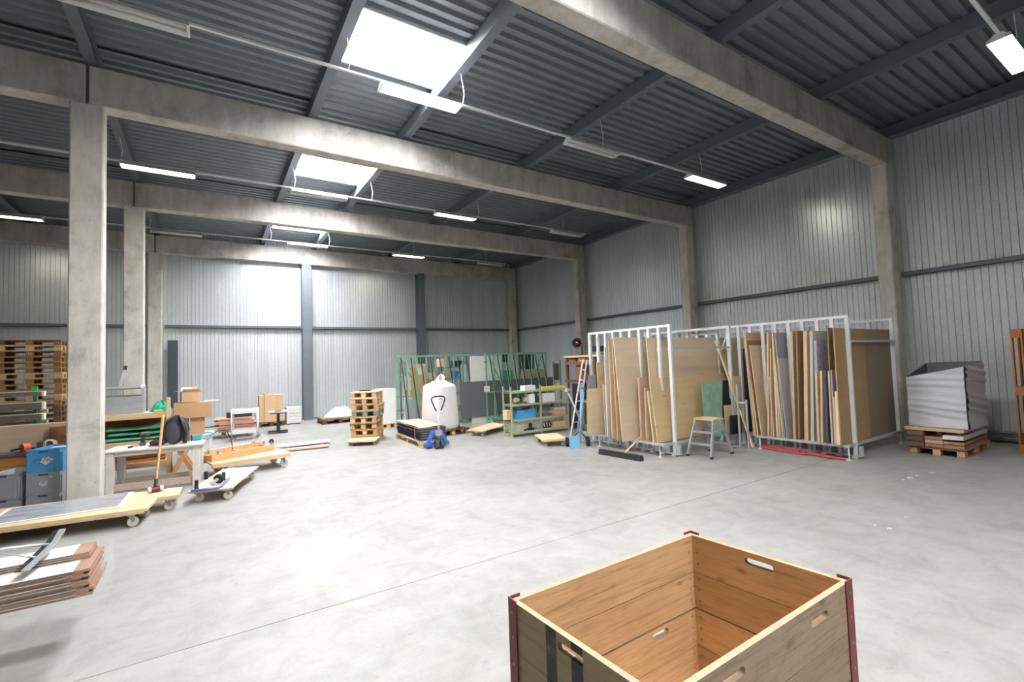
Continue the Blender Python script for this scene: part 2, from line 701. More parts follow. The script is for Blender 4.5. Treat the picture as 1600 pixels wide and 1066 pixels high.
def deck(x0, x1, y0, y1):
    pitch, dep = 0.2, 0.055
    prof = []
    y = y0
    while y < y1 - 0.01:
        for a, z in ((0, 0), (0.075, 0), (0.1, dep), (0.175, dep)):
            if y + a <= y1:
                prof.append((y + a, z))
        y += pitch
    prof.append((y1, prof[-1][1]))
    n = len(prof)
    mb = MB()
    mb.add([(x0, a, ZROOF + z) for a, z in prof] + [(x1, a, ZROOF + z) for a, z in prof], [(k, k + 1, n + k + 1, n + k) for k in range(n - 1)])
    o = mb.build('roof_sheet', 'roof_sheet', ce, recalc=False)
    return o


MB().box(XLEFT - .15, YBACK - .15, ZROOF + 0.06, XG, YFAR + .15, ZROOF + 0.16).build('roof_skin', 'skin', ce)
for k in range(5):
    ya, yb = GRID[k], GRID[k + 1]
    s0, s1 = ya + 2.25, ya + 3.50
    if k == 0:
        ya = YBACK
    if k == 4:
        yb = YFAR + .14
    # purlins, channel section open to the right, bottom at 6.45
    for x, nm in zip(PX, purl):
        mb = MB().box(x - 0.075, ya, 6.452, x + 0.075, yb, 6.464).box(x - 0.075, ya, 6.67, x + 0.075, yb, 6.682).box(x - 0.075, ya, 6.464, x - 0.063, yb, 6.67)
        struct(mb.build('roof_purlin', 'steel_grey'), 'blue grey steel roof purlin, %s, %s' % (nm, bayn[k]), 'purlin')
    deck(XLEFT, SKY_X0 - .02, ya, yb)
    deck(SKY_X1 + .02, XWALL + .02, ya, yb)
    deck(SKY_X0 - .02, SKY_X1 + .02, ya, s0 - .02)
    deck(SKY_X0 - .02, SKY_X1 + .02, s1 + .02, yb)
    # dark outer skin above the deck, leaving the skylight open
    for q in ((XG, ya, SKY_X0 - .05, yb), (SKY_X1 + .05, ya, XWALL + .15, yb), (SKY_X0 - .05, ya, SKY_X1 + .05, s0 - .05), (SKY_X0 - .05, s1 + .05, SKY_X1 + .05, yb)):
        MB().box(q[0], q[1], ZROOF + 0.06, q[2], q[3], ZROOF + 0.16).build('roof_skin', 'skin', ce)
    wn = thing('window_%d' % (k + 1), 'square milky roof skylight, %s' % bayn[k], 'skylight', (2.51, (s0 + s1) / 2, ZROOF), world=True, kind='structure')
    fr = MB()
    zc = ZROOF + 0.20
    for q in ((SKY_X0 - .03, s0 - .03, SKY_X0, s1 + .03), (SKY_X1, s0 - .03, SKY_X1 + .03, s1 + .03), (SKY_X0, s0 - .03, SKY_X1, s0), (SKY_X0, s1, SKY_X1, s1 + .03)):
        fr.box(q[0], q[1], ZROOF - 0.03, q[2], q[3], zc)
    fr.build('curb', 'white_metal', wn)
    MB().box(SKY_X0 - .03, s0 - .03, zc, SKY_X1 + .03, s1 + .03, zc + 0.02).build('pane', 'daylight_pane', wn)


# strip lamps on suspended rails
def lamp_row(yc, zl, spans, x0, x1, bay):
    rl = thing('lighting_rail', 'thin white lighting rail on wire hangers, %s' % bay, 'rail', ((x0 + x1) / 2, yc, zl + .08), world=True)
    MB().box(x0, yc - 0.02, zl + 0.085, x1, yc + 0.02, zl + 0.115).build('rail', 'white_paint', rl)
    for x in PX:
        if x0 < x < x1:
            MB().tube([(x + 0.02, yc, zl + 0.11), (x + .05, yc - .004, zl + .3), (x, yc, 6.452)], 0.006, 6).build('wire_hanger', 'white_paint', rl)
    for a, b, on, lb in spans:
        t = thing('strip_lamp', lb, 'lamp', ((a + b) / 2, yc, zl), world=True, group='strip lamps under the roof')
        MB().prism([(a, yc - .085, zl + .04), (a, yc + .085, zl + .04), (a, yc + .04, zl + .083), (a, yc - .04, zl + .083)], (b - a, 0, 0)).build('housing', 'white_paint', t)
        rf = MB()
        for sgn in (-1, 1):
            rf.prism([(a, yc + sgn * 0.086, zl + 0.04), (a, yc + sgn * 0.115, zl), (a, yc + sgn * 0.121, zl), (a, yc + sgn * 0.092, zl + 0.045)], (b - a, 0, 0))
        rf.build('reflector', 'white_paint', t)
        for sgn in (-1, 1):
            MB().cyl((a + .03, yc + sgn * .045, zl + .018), (b - .03, yc + sgn * .045, zl + .018), 0.017, n=10).build('tube', 'lamp_on' if on else 'lamp_off', t, smooth=True)
        for xx in (a, b - 0.02):
            MB().box(xx, yc - 0.113, zl - 0.002, xx + 0.02, yc + 0.113, zl + 0.039).build('end_cap', 'white_paint', t)


lamp_row(6.45, 5.83, [(-4.9, -3.65, True, 'lit strip lamp of the front rail, out of view at far left'), (-1.44, -0.19, False, 'unlit strip lamp of the front rail at the top left corner'),
                      (2.06, 3.31, True, 'burning strip lamp just below the nearest skylight'), (5.50, 6.78, False, 'unlit strip lamp in the middle of the front rail'),
                      (8.97, 10.25, True, 'burning strip lamp at the right end of the front rail')], XLEFT + .5, 10.4, 'front bay')
lamp_row(11.45, 5.88, [(-5.2, -3.95, True, 'lit strip lamp of the middle rail, hidden left of the column'), (-1.45, -0.24, True, 'burning strip lamp beside the big left column'),
                       (1.55, 2.78, False, 'strip lamp right below the middle skylight'), (5.06, 6.28, True, 'burning strip lamp in the middle of the middle rail'),
                       (8.98, 10.23, False, 'unlit strip lamp at the right end of the middle rail')], XLEFT + .5, 10.4, 'middle bay')
lamp_row(16.45, 5.90, [(-4.9, -3.6, True, 'dim strip lamp at the far left edge of the far rail'), (-1.41, -0.19, False, 'unlit strip lamp above the farthest left column'),
                       (2.1, 3.33, False, 'strip lamp below the farthest skylight'), (5.58, 6.78, True, 'burning strip lamp on the far rail before the far wall'),
                       (9.1, 10.3, False, 'unlit strip lamp at the right end of the far rail')], XLEFT + .5, 10.4, 'far bay')
lamp_row(1.45, 5.72, [(8.45, 9.75, True, 'burning strip lamp at the top right corner'), (5.1, 6.35, False, 'unlit strip lamp above the camera, out of view'),
                      (2.0, 3.25, True, 'lit strip lamp above the camera, out of view'), (-5.0, -3.7, True, 'lit strip lamp left of the camera, out of view')], XLEFT + .5, 10.4, 'bay above the camera')
lamp_row(-3.55, 5.8, [(8.9, 10.2, False, 'unlit strip lamp behind the camera, right'), (5.5, 6.75, False, 'unlit strip lamp behind the camera, middle'),
                      (-1.4, -0.2, True, 'lit strip lamp behind the camera, left')], XLEFT + .5, 10.4, 'rear bay')

# white paint spots on the floor, right foreground
def spot(u, v, r, seed):
    rr = random.Random(seed)
    c = GZ(u, v, 0)
    pts = []
    for k in range(11):
        t = 2 * math.pi * k / 11
        q = r * rr.uniform(.45, 1.25)
        pts.append((c.x + q * math.cos(t) * 1.5, c.y + q * math.sin(t) * .8, .0006))
    n = len(pts)
    MB().prism(pts, (0, 0, .0008)).build('paint_spot', 'spot_white', fl)


plain('spot_white', (206, 206, 204), .7)
for k, (u, v, r) in enumerate(((1421, 747, .05), (1433, 743, .035), (1411, 750, .025), (1456, 739, .05), (1424, 738, .02), (1390, 826, .022), (1367, 821, .016), (1528, 715, .06), (1415, 808, .014))):
    spot(u, v, r, k)

# ================================================================== MATERIALS FOR THE CONTENTS
wood('pine_x', (216, 186, 146), 'x')
wood('pine_y', (216, 186, 146), 'y')
wood('pine_z', (214, 182, 142), 'z')
wood('pallet_x', (220, 192, 150), 'x', 0.62, 0.28)
wood('pallet_y', (208, 178, 136), 'y', 0.62, 0.28)
wood('pallet_block', (214, 182, 138), 'z', 0.7, 0.25)
wood('old_pallet_x', (172, 132, 88), 'x', 0.6, 0.3)
wood('old_pallet_y', (156, 116, 76), 'y', 0.6, 0.3)
wood('dark_pallet_x', (112, 82, 60), 'x', 0.6, 0.25)
wood('ply', (226, 202, 164), 'x', 0.86, 0.06, 0.55, 0.7)
wood('ply_y', (226, 202, 164), 'y', 0.86, 0.06, 0.55, 0.7)
wood('ply_pale', (222, 204, 174), 'x', 0.9, 0.04, 0.55, 0.6)
wood('orange_wood', (218, 172, 124), 'x', 0.78, 0.08)
wood('orange_wood_y', (214, 166, 118), 'y', 0.78, 0.08)
wood('box_wood', (176, 120, 68), 'x', 0.6, 0.15, knots=0.7)
wood('handle_wood', (206, 160, 112), 'z', 0.8, 0.05, 0.45)
plain('cardboard', (206, 168, 128), 0.8, 0, 0.07, 3, 0.07)
plain('cardboard_light', (220, 186, 148), 0.8, 0, 0.06, 3, 0.05)
plain('cardboard_brown', (150, 105, 70), 0.8, 0, 0.06, 3)
plain('wrap_paper', (158, 124, 106), 0.7, 0, 0.08, 6)
plain('board_white', (236, 236, 236), 0.35, 0, 0.02)
plain('chipboard_edge', (116, 94, 80), 0.8, 0, 0.18, 40, 0.12)
plain('caster_white', (214, 212, 204), 0.5, 0, 0.08, 12)
plain('zinc', (150, 150, 148), 0.4, 0.7, 0.1, 10)
plain('alu', (196, 200, 204), 0.35, 0.6, 0.06, 12)
plain('black_rubber', (28, 28, 30), 0.6, 0, 0.15, 10)
plain('black_plastic', (38, 38, 42), 0.45, 0, 0.12, 10)
plain('black_cloth', (46, 48, 56), 0.85, 0, 0.25, 16)
plain('dark_grey', (74, 76, 80), 0.6, 0, 0.08, 4)
plain('panel_grey', (108, 108, 113), 0.35, 0, 0.03, 2)
plain('crate_blue', (84, 164, 220), 0.45, 0, 0.06, 5)
plain('crate_grey', (172, 174, 182), 0.5, 0, 0.06, 5)
plain('green_tarp', (88, 164, 130), 0.6, 0, 0.16, 9)
plain('green_net', (30, 168, 140), 0.6, 0, 0.3, 25)
plain('green_paint', (30, 176, 88), 0.45, 0, 0.06)
plain('rack_green', (112, 166, 142), 0.5, 0, 0.08)
plain('teal_tool', (70, 156, 178), 0.45, 0, 0.08)
plain('red_paint', (196, 80, 90), 0.5, 0, 0.1)
plain('red_dark', (120, 28, 40), 0.4, 0, 0.08)
plain('nylon_white', (236, 226, 208), 0.5, 0, 0.04)
plain('orange_plastic', (236, 98, 62), 0.5, 0, 0.05)
plain('blue_paint', (66, 112, 196), 0.4, 0, 0.08)
plain('blue_plastic', (106, 120, 196), 0.45, 0, 0.06)
plain('sky_blue', (116, 174, 214), 0.5, 0, 0.1, 20)
plain('bench_paint', (222, 216, 210), 0.6, 0, 0.06, 8)
plain('bench_wood', (196, 178, 160), 0.65, 0, 0.1, 8)
plain('bottle_brown', (110, 84, 48), 0.15, 0, 0.1)
plain('label_white', (240, 240, 240), 0.6, 0, 0.02)
plain('yellow', (222, 200, 96), 0.5, 0, 0.06)
plain('film', (226, 226, 228), 0.3, 0, 0.05, 14)
plain('beam_dark', (112, 104, 102), 0.7, 0, 0.1, 8)
plain('tooth_white', (230, 228, 214), 0.5, 0, 0.08)

R = random.Random(5)


# ------------------------------------------------------------------ generic makers
def caster(par, x, y, ztop, r, ang=0.0, wmat='caster_white'):
    w = 0.035
    d = V3((math.cos(ang), math.sin(ang), 0))
    s = V3((-d.y, d.x, 0))
    c = V3((x, y, r)) + d * 0.02
    b = MB()
    b.bar((x - d.x * .045, y - d.y * .045, ztop - .004), (x + d.x * .045, y + d.y * .045, ztop - .004), .075, .008)
    for k in (-1, 1):
        q = s * (w / 2 + 0.006) * k
        b.prism([V3((x, y, ztop - .008)) + q - d * .03, V3((x, y, ztop - .008)) + q + d * .035, c + q + d * .015, c + q - d * .015], s * 0.004 * k)
    o = b.build('caster', 'zinc', par)
    MB().cyl(c - s * w / 2, c + s * w / 2, r, n=18).cyl(c - s * (w / 2 + .004), c + s * (w / 2 + .004), r * .3, n=10).build('wheel', wmat, o)
    return o


def dolly(label, cor, ztop, t, mat, cast, r, batten='pine_y', group=None, cat='dolly', name='wooden_dolly'):
    """cor: near-left, near-right, far-right, far-left deck corners (world xy)"""
    c = [V3((p[0], p[1], 0)) for p in cor]
    ctr = sum(c, V3()) / 4
    o = thing(name, label, cat, (ctr.x, ctr.y, 0), world=True, group=group)
    lo = [(p.x, p.y, ztop - t) for p in c]
    hi = [(p.x, p.y, ztop) for p in c]
    MB().hexa(lo, hi).build('deck', mat, o, bevel=0.003)
    bt = ztop - t
    h = max(0.02, bt - 2 * r - 0.045)
    for a, b, s in ((0, 1, 0.06), (3, 2, 0.06)):
        other = {0: 3, 1: 2, 3: 0, 2: 1}
        pa = c[a].lerp(c[other[a]], s).lerp(c[b].lerp(c[other[b]], s), 0.01)
        pb = c[b].lerp(c[other[b]], s).lerp(c[a].lerp(c[other[a]], s), 0.01)
        MB().bar((pa.x, pa.y, bt - h / 2 - .0005), (pb.x, pb.y, bt - h / 2 - .0005), 0.09, h).build('batten', batten, o)
    for (x, y, a) in cast:
        caster(o, x, y, bt - h - .001, r, a)
    return o


def inset(cor, k=0.1, m=0.1):
    c = [V3((p[0], p[1], 0)) for p in cor]
    out = []
    for i, j, l in ((0, 1, 3), (1, 0, 2), (2, 3, 1), (3, 2, 0)):
        p = c[i] + (c[j] - c[i]).normalized() * k + (c[l] - c[i]).normalized() * m
        out.append((p.x, p.y))
    return out


def rect(A, B, depth):
    """corners from a front edge A->B (left to right) and a depth to the back"""
    A, B = V3((A[0], A[1], 0)), V3((B[0], B[1], 0))
    d = (B - A).normalized()
    n = V3((-d.y, d.x, 0))
    if n.dot(V3((FW.x, FW.y, 0))) < 0:
        n = -n
    return [A, B, B + n * depth, A + n * depth]


def pallet(label, loc, rz, L=1.2, Wd=0.8, boards=5, mats=('pallet_x', 'pallet_y', 'pallet_block'), group=None, bx=3, rot=None, name='pallet', h=0.144):
    """local frame: origin at the centre of the base, L along x"""
    o = thing(name, label, 'pallet', loc, rz, group)
    if rot:
        o.rotation_euler = rot
    mx, my, mb_ = mats
    t = 0.022
    bh = h - 3 * t
    wb = 0.1
    step = (Wd - wb) / (boards - 1)
    bw = min(0.143, step - 0.012)
    for i in range(boards):
        w = 0.143 if (i in (0, boards - 1) and bw < .143) else bw
        bpart('deck_board', (L, min(w, step * .92), t), mx, o, (0, -Wd / 2 + wb / 2 + i * step, h - t / 2))
    lx = 0.145 if L > 1 else 0.11
    for i in range(bx):
        x = -L / 2 + lx / 2 + i * (L - lx) / (bx - 1)
        bpart('stringer_board', (lx, Wd, t), my, o, (x, 0, h - t * 1.5))
        for j in range(3):
            y = -Wd / 2 + wb / 2 + j * (Wd - wb) / 2
            bpart('block', (lx, wb, bh), mb_, o, (x, y, t + bh / 2))
    for j in range(3):
        y = -Wd / 2 + wb / 2 + j * (Wd - wb) / 2
        bpart('bottom_board', (L, wb, t), mx, o, (0, y, t / 2))
    return o


def tray(mb, x0, y0, z0, x1, y1, z1, t=0.004):
    mb.box(x0, y0, z0, x1, y1, z0 + t)
    mb.box(x0, y0, z0 + t, x0 + t, y1, z1).box(x1 - t, y0, z0 + t, x1, y1, z1)
    mb.box(x0 + t, y0, z0 + t, x1 - t, y0 + t, z1).box(x0 + t, y1 - t, z0 + t, x1 - t, y1, z1)
    return mb


def euro_crate(label, loc, rz, L, Wd, H, mat, group=None, name='stacking_crate'):
    o = thing(name, label, 'crate', loc, rz, group)
    b = tray(MB(), -L / 2 + .012, -Wd / 2 + .012, 0, L / 2 - .012, Wd / 2 - .012, H - .002, 0.005)
    b.build('body', mat, o)
    r = MB()
    for z0, z1, k in ((H - .012, H, .0), (H - .055, H - .043, .004)):
        r.box(-L / 2 + k, -Wd / 2 + k, z0, L / 2 - k, -Wd / 2 + .012, z1).box(-L / 2 + k, Wd / 2 - .012, z0, L / 2 - k, Wd / 2 - k, z1)
        r.box(-L / 2 + k, -Wd / 2 + .012, z0, -L / 2 + .012, Wd / 2 - .012, z1).box(L / 2 - .012, -Wd / 2 + .012, z0, L / 2 - k, Wd / 2 - .012, z1)
    r.build('rim', mat, o)
    rb = MB()
    for sy in (-1, 1):
        for x in (-L / 2 + .02, -L / 2 + .065, L / 2 - .065, L / 2 - .02):
            rb.cbox((x, sy * (Wd / 2 - .007), (H - .05) / 2), (.006, .012, H - .056))
    for sx in (-1, 1):
        for y in (-Wd / 2 + .02, -Wd / 2 + .065, Wd / 2 - .065, Wd / 2 - .02):
            rb.cbox((sx * (L / 2 - .007), y, (H - .05) / 2), (.012, .006, H - .056))
    rb.build('ribs', mat, o)
    for sy in (-1, 1):
        MB().cbox((0, sy * (Wd / 2 - .009), H - .03), (.11, .006, .022)).build('grip', 'dark_grey' if mat == 'crate_grey' else 'blue_grip', o)
    return o


plain('blue_grip', (36, 96, 160), 0.5)


def carton(label, loc, rz, L, Wd, H, mat='cardboard', group=None, open_=False, name='cardboard_box', tape=True):
    o = thing(name, label, 'box', loc, rz, group)
    if not open_:
        MB().box(-L / 2, -Wd / 2, 0, L / 2, Wd / 2, H).build('body', mat, o, bevel=0.004)
        if tape:
            MB().box(-L / 2 - .001, -.025, H - .12, -L / 2 + .002, .025, H + .0012).box(-L / 2 - .001, -.025, H - .0005, L / 2 + .001, .025, H + .0012).build('tape', 'tape', o)
    else:
        tray(MB(), -L / 2, -Wd / 2, 0, L / 2, Wd / 2, H, .004).build('body', mat, o)
        fl = 0.6 * Wd / 2
        for sx, sy, a in ((0, -1, 35), (0, 1, 70), (-1, 0, 5), (1, 0, -25)):
            ca, sa = math.cos(math.radians(a)), math.sin(math.radians(a))
            if sy:
                q = MB().hexa([(-L / 2, sy * Wd / 2, H), (L / 2, sy * Wd / 2, H), (L / 2 - .02, sy * (Wd / 2 + fl * ca), H + fl * sa), (-L / 2 + .02, sy * (Wd / 2 + fl * ca), H + fl * sa)],
                              [(-L / 2, sy * Wd / 2, H + .004), (L / 2, sy * Wd / 2, H + .004), (L / 2 - .02, sy * (Wd / 2 + fl * ca), H + fl * sa + .004), (-L / 2 + .02, sy * (Wd / 2 + fl * ca), H + fl * sa + .004)])
            else:
                q = MB().hexa([(sx * L / 2, -Wd / 2, H), (sx * L / 2, Wd / 2, H), (sx * (L / 2 + fl * ca), Wd / 2 - .02, H + fl * sa), (sx * (L / 2 + fl * ca), -Wd / 2 + .02, H + fl * sa)],
                              [(sx * L / 2, -Wd / 2, H + .004), (sx * L / 2, Wd / 2, H + .004), (sx * (L / 2 + fl * ca), Wd / 2 - .02, H + fl * sa + .004), (sx * (L / 2 + fl * ca), -Wd / 2 + .02, H + fl * sa + .004)])
            q.build('flap', mat, o)
    return o


plain('tape', (206, 172, 130), 0.3)


# ================================================================== FOREGROUND: WOODEN COLLAR CRATE
def weathered():
    s = NT('crate_inside')
    for nm, rgb in (('crate_inside', (204, 172, 134)), ('crate_outside', (160, 140, 118))):
        if nm != 'crate_inside':
            s = NT(nm)
        c = C(*rgb)
        v = s.coords((0.9, 0.9, 16.0), True)
        f = s.noise(v, 1.6, 7, 0.68, 1.1)
        col = s.ramp(f, [(0.3, mul(c, 0.66)), (0.46, c), (0.75, mul(c, 1.16))])
        v1 = s.coords((3.0, 3.0, 60.0), True)
        col = s.mix(col, s.ramp(s.noise(v1, 1.5, 5, 0.7, 0.4), [(0.34, (0.72, 0.68, 0.62, 1)), (0.5, (1, 1, 1, 1))]), 0.75, 'MULTIPLY')
        v2 = s.coords((1, 1, 1), True)
        col = s.mix(col, s.ramp(s.noise(v2, 2.6, 5, 0.6), [(0.3, (0.80, 0.76, 0.72, 1)), (0.62, (1.0, 1.0, 1.0, 1))]), 0.8, 'MULTIPLY')
        if nm == 'crate_outside':
            col = s.mix(col, s.ramp(s.noise(v2, 5.5, 6, 0.7, 1.0), [(0.3, (0.5, 0.47, 0.44, 1)), (0.48, (1, 1, 1, 1))]), 0.6, 'MULTIPLY')
        vk = s.coords((4.2, 4.2, 9.0), True)
        vo = s.n('ShaderNodeTexVoronoi')
        vo.inputs['Scale'].default_value = 1.0
        s.l(vk, vo.inputs['Vector'])
        kn = s.ramp(vo.outputs['Distance'], [(0.07, (1, 1, 1, 1)), (0.16, (0, 0, 0, 1))])
        col = s.mix(col, mul(c, 0.35), s.scale(kn, 0.65))
        col = s.rndval(col, 0.13)
        s.l(col, s.b.inputs['Base Color'])
        s.b.inputs['Roughness'].default_value = 0.62
        s.b.inputs['Specular IOR Level'].default_value = 0.3
        s.bump(f, 0.25, 0.004)
    s = NT('crate_painted')   # weathered board with two black painted stripes across it
    src = s
    c = C(150, 128, 98)
    v = s.coords((0.9, 0.9, 16.0), False)
    f = s.noise(v, 1.6, 7, 0.68, 1.1)
    col = s.ramp(f, [(0.3, mul(c, 0.6)), (0.46, c), (0.75, mul(c, 1.16))])
    tc = s.n('ShaderNodeTexCoord')
    sx = s.n('ShaderNodeSeparateXYZ')
    s.l(tc.outputs['Object'], sx.inputs[0])
    mask = None
    for y0, y1 in STRIPES:
        a = s.n('ShaderNodeMath', operation='COMPARE')
        s.l(sx.outputs['Y'], a.inputs[0])
        a.inputs[1].default_value = (y0 + y1) / 2
        a.inputs[2].default_value = (y1 - y0) / 2
        if mask is None:
            mask = a.outputs[0]
        else:
            b = s.n('ShaderNodeMath', operation='MAXIMUM')
            s.l(mask, b.inputs[0])
            s.l(a.outputs[0], b.inputs[1])
            mask = b.outputs[0]
    wear = s.ramp(s.noise(s.coords((1, 1, 1), False), 9, 5, 0.7), [(0.3, (0.55, 0.55, 0.55, 1)), (0.45, (1, 1, 1, 1))])
    mm = s.n('ShaderNodeMath', operation='MULTIPLY')
    s.l(mask, mm.inputs[0])
    s.l(wear, mm.inputs[1])
    col = s.mix(col, C(36, 34, 34), mm.outputs[0])
    s.l(col, s.b.inputs['Base Color'])
    s.b.inputs['Roughness'].default_value = 0.6
    s.bump(f, 0.25, 0.004)


CRT_O = V3((1.68, 1.35, 0))
STRIPES = [(1.425 - CRT_O.y, 1.485 - CRT_O.y), (1.285 - CRT_O.y, 1.345 - CRT_O.y)]
weathered()
plain('rust_red', (118, 54, 50), 0.55, 0.1, 0.12, 14)
plain('top_edge_wood', (184, 150, 120), 0.6, 0, 0.08, 20)


def stadium(cx, cz, L, H, n=6):
    r = H / 2
    pts = []
    for k in range(n + 1):
        t = -math.pi / 2 + math.pi * k / n
        pts.append((cx + L / 2 - r + r * math.cos(t), cz + r * math.sin(t)))
    for k in range(n + 1):
        t = math.pi / 2 + math.pi * k / n
        pts.append((cx - L / 2 + r + r * math.cos(t), cz + r * math.sin(t)))
    return pts


def plank(P, Q, z0, z1, inward, t, holes=()):
    """vertical plank from P to Q (xy), outer face on the line P-Q; holes = [(along, z, len, height)]"""
    P, Q = V3((P[0], P[1], 0)), V3((Q[0], Q[1], 0))
    d = (Q - P).normalized()
    Ln = (Q - P).length
    n = V3((inward[0], inward[1], 0)).normalized() * t

    def at(s, z, k):
        return P + d * s + n * k + V3((0, 0, z))
    mb = MB()
    # split along the length into solid runs and hole cells
    runs = []
    s = 0.0
    for (a, z, hl, hh) in sorted(holes):
        s0, s1 = a - hl / 2 - .03, a + hl / 2 + .03
        runs.append((s, s0, None))
        runs.append((s0, s1, (a, z, hl, hh)))
        s = s1
    runs.append((s, Ln, None))
    for s0, s1, hole in runs:
        if hole is None:
            for k0 in (0, 1):
                mb.add([at(s0, z0, k0), at(s1, z0, k0), at(s1, z1, k0), at(s0, z1, k0)], [(0, 1, 2, 3)])
        else:
            a, z, hl, hh = hole
            inn = stadium(a, z, hl, hh)
            m = len(inn)
            out = []
            for (x, y) in inn:
                dx, dy = x - a, y - z
                k = 1e9
                if dx > 1e-6:
                    k = min(k, (s1 - a) / dx)
                if dx < -1e-6:
                    k = min(k, (s0 - a) / dx)
                if dy > 1e-6:
                    k = min(k, (z1 - z) / dy)
                if dy < -1e-6:
                    k = min(k, (z0 - z) / dy)
                out.append([a + dx * k, z + dy * k])
            for cx, cz in ((s0, z0), (s1, z0), (s1, z1), (s0, z1)):
                j = min(range(m), key=lambda i: (out[i][0] - cx) ** 2 + (out[i][1] - cz) ** 2)
                out[j] = [cx, cz]
            for k0 in (0, 1):
                vs = [at(x, y, k0) for x, y in out] + [at(x, y, k0) for x, y in inn]
                mb.add(vs, [(i, (i + 1) % m, m + (i + 1) % m, m + i) for i in range(m)])
            vs = [at(x, y, 0) for x, y in inn] + [at(x, y, 1) for x, y in inn]
            mb.add(vs, [(i, (i + 1) % m, m + (i + 1) % m, m + i) for i in range(m)])
        for zz in (z0, z1):
            mb.add([at(s0, zz, 0), at(s1, zz, 0), at(s1, zz, 1), at(s0, zz, 1)], [(0, 1, 2, 3)])
    for ss in (0, Ln):
        mb.add([at(ss, z0, 0), at(ss, z1, 0), at(ss, z1, 1), at(ss, z0, 1)], [(0, 1, 2, 3)])
    return mb, n


crate = thing('wooden_crate', 'big open wooden crate with red steel corner angles, in the foreground', 'crate', CRT_O, world=True)
CH = 0.83
cB, cL, cN, cR = V3((2.266, 1.738, 0)), V3((1.051, 1.718, 0)), V3((1.083, 0.955, 0)), V3((2.313, 0.974, 0))
TT = 0.024
# weld-safe: walls listed with outer line, inward direction and handle holes per level (level 0 = top board)
HL, HH = 0.125, 0.03
walls = [
    (cB, cL, (0, -1), {2: [((cB - V3((1.948, 1.738, 0))).length, .396, HL, HH), ((cB - V3((1.36, 1.72, 0))).length, .396, HL, HH)]}, 'crate_outside'),
    (cB, cR, (-1, 0), {0: [(0.388, .785, .14, .032)], 2: [(0.388, .396, .14, .032)]}, 'crate_outside'),
    (cN, cL, (1, 0), {0: [(0.395, .785, .14, .032)], 2: [(0.395, .396, .14, .032)]}, 'crate_painted'),
    (cN, cR, (0, 1), {0: [(0.345, .768, .14, .032), (0.945, .763, .14, .032)]}, 'crate_outside'),
]
LV = [(0.6325, CH), (0.441, 0.6295), (0.241, 0.434), (0.045, 0.238)]
for wi, (P, Q, inn, holes, mo) in enumerate(walls):
    d = (Q - P).normalized()
    # long walls run through; short walls fit between them
    P2, Q2 = (P, Q) if wi in (0, 3) else (P + d * TT, Q - d * TT)
    for li, (z0, z1) in enumerate(LV):
        hs = [(a - (0 if wi in (0, 3) else TT), z, l, h) for a, z, l, h in holes.get(li, [])]
        mb, n = plank(P2, Q2, z0, z1, inn, TT, hs)
        o = mb.build('board', mo, crate, recalc=True)
        if True:
            bm = bmesh.new()
            bm.from_mesh(o.data)
            bmesh.ops.remove_doubles(bm, verts=bm.verts, dist=1e-5)
            bmesh.ops.recalc_face_normals(bm, faces=bm.faces)
            bm.to_mesh(o.data)
            bm.free()
        o.data.materials.append(M['crate_inside'])
        o.data.materials.append(M['top_edge_wood'])
        for pl in o.data.polygons:
            if pl.normal.dot(n.normalized()) > 0.5:
                pl.material_index = 1
            elif li == 0 and pl.normal.z > 0.5 and pl.center.z > z1 - .001:
                pl.material_index = 2
for k in range(6):
    a0, a1 = 0.005 + k / 6, (k + 1) / 6 - 0.005
    pts = []
    for a in (a0, a1):
        pts += [(cL.lerp(cB, a) + V3((0, -TT - .002, 0))), (cN.lerp(cR, a) + V3((0, TT + .002, 0)))]
    q = [pts[1], pts[3], pts[2], pts[0]]
    sh = (cB - cL).normalized() * ((TT + .003) if k == 0 else 0)
    q = [q[0] + sh, q[1], q[2], q[3] + sh]
    if k == 5:
        q = [q[0], q[1] - V3((TT, 0, 0)), q[2] - V3((TT, 0, 0)), q[3]]
    MB().hexa([p + V3((0, 0, .03)) for p in q], [p + V3((0, 0, .05)) for p in q]).build('floor_board', 'crate_inside', crate)
for x, y in ((1.12, 1.03), (2.24, 1.03), (1.12, 1.66), (2.22, 1.66), (1.68, 1.34)):
    MB().cbox((x, y, .014), (.1, .1, .028)).build('foot', 'crate_outside', crate)
sw = 0.052
for c, dx, dy in ((cB, -1, -1), (cL, 1, -1), (cN, 1, 1), (cR, -1, 1)):
    th = 0.005
    mb = MB()
    x0, y0 = c.x - dx * .001, c.y - dy * .001
    pr = [(x0 + dx * sw, y0), (x0 + dx * sw, y0 - dy * th), (x0 - dx * th, y0 - dy * th), (x0 - dx * th, y0 + dy * sw), (x0, y0 + dy * sw), (x0, y0)]
    mb.prism([(a, b, .03) for a, b in pr], (0, 0, CH + .012 - .03))
    an = mb.build('corner_angle', 'rust_red', crate)
    for z in (.79, .69, .585, .48, .39, .29, .19, .09):
        MB().cyl((x0 + dx * .028, y0 - dy * th, z), (x0 + dx * .028, y0 - dy * (th + .003), z), .006, n=8).build('bolt', 'zinc', an)
        MB().cyl((x0 - dx * th, y0 + dy * .028, z), (x0 - dx * (th + .003), y0 + dy * .028, z), .006, n=8).build('bolt', 'zinc', an)
    for z in (.8, .745, .685, .6, .545, .485, .4, .34, .28, .2, .13):
        MB().cyl((c.x + dx * .055, c.y + dy * (TT - .001), z), (c.x + dx * .055, c.y + dy * (TT + .002), z), .006, n=8).build('screw', 'zinc', crate)
        MB().cyl((c.x + dx * (TT - .001), c.y + dy * .055, z), (c.x + dx * (TT + .002), c.y + dy * .055, z), .006, n=8).build('screw', 'zinc', crate)

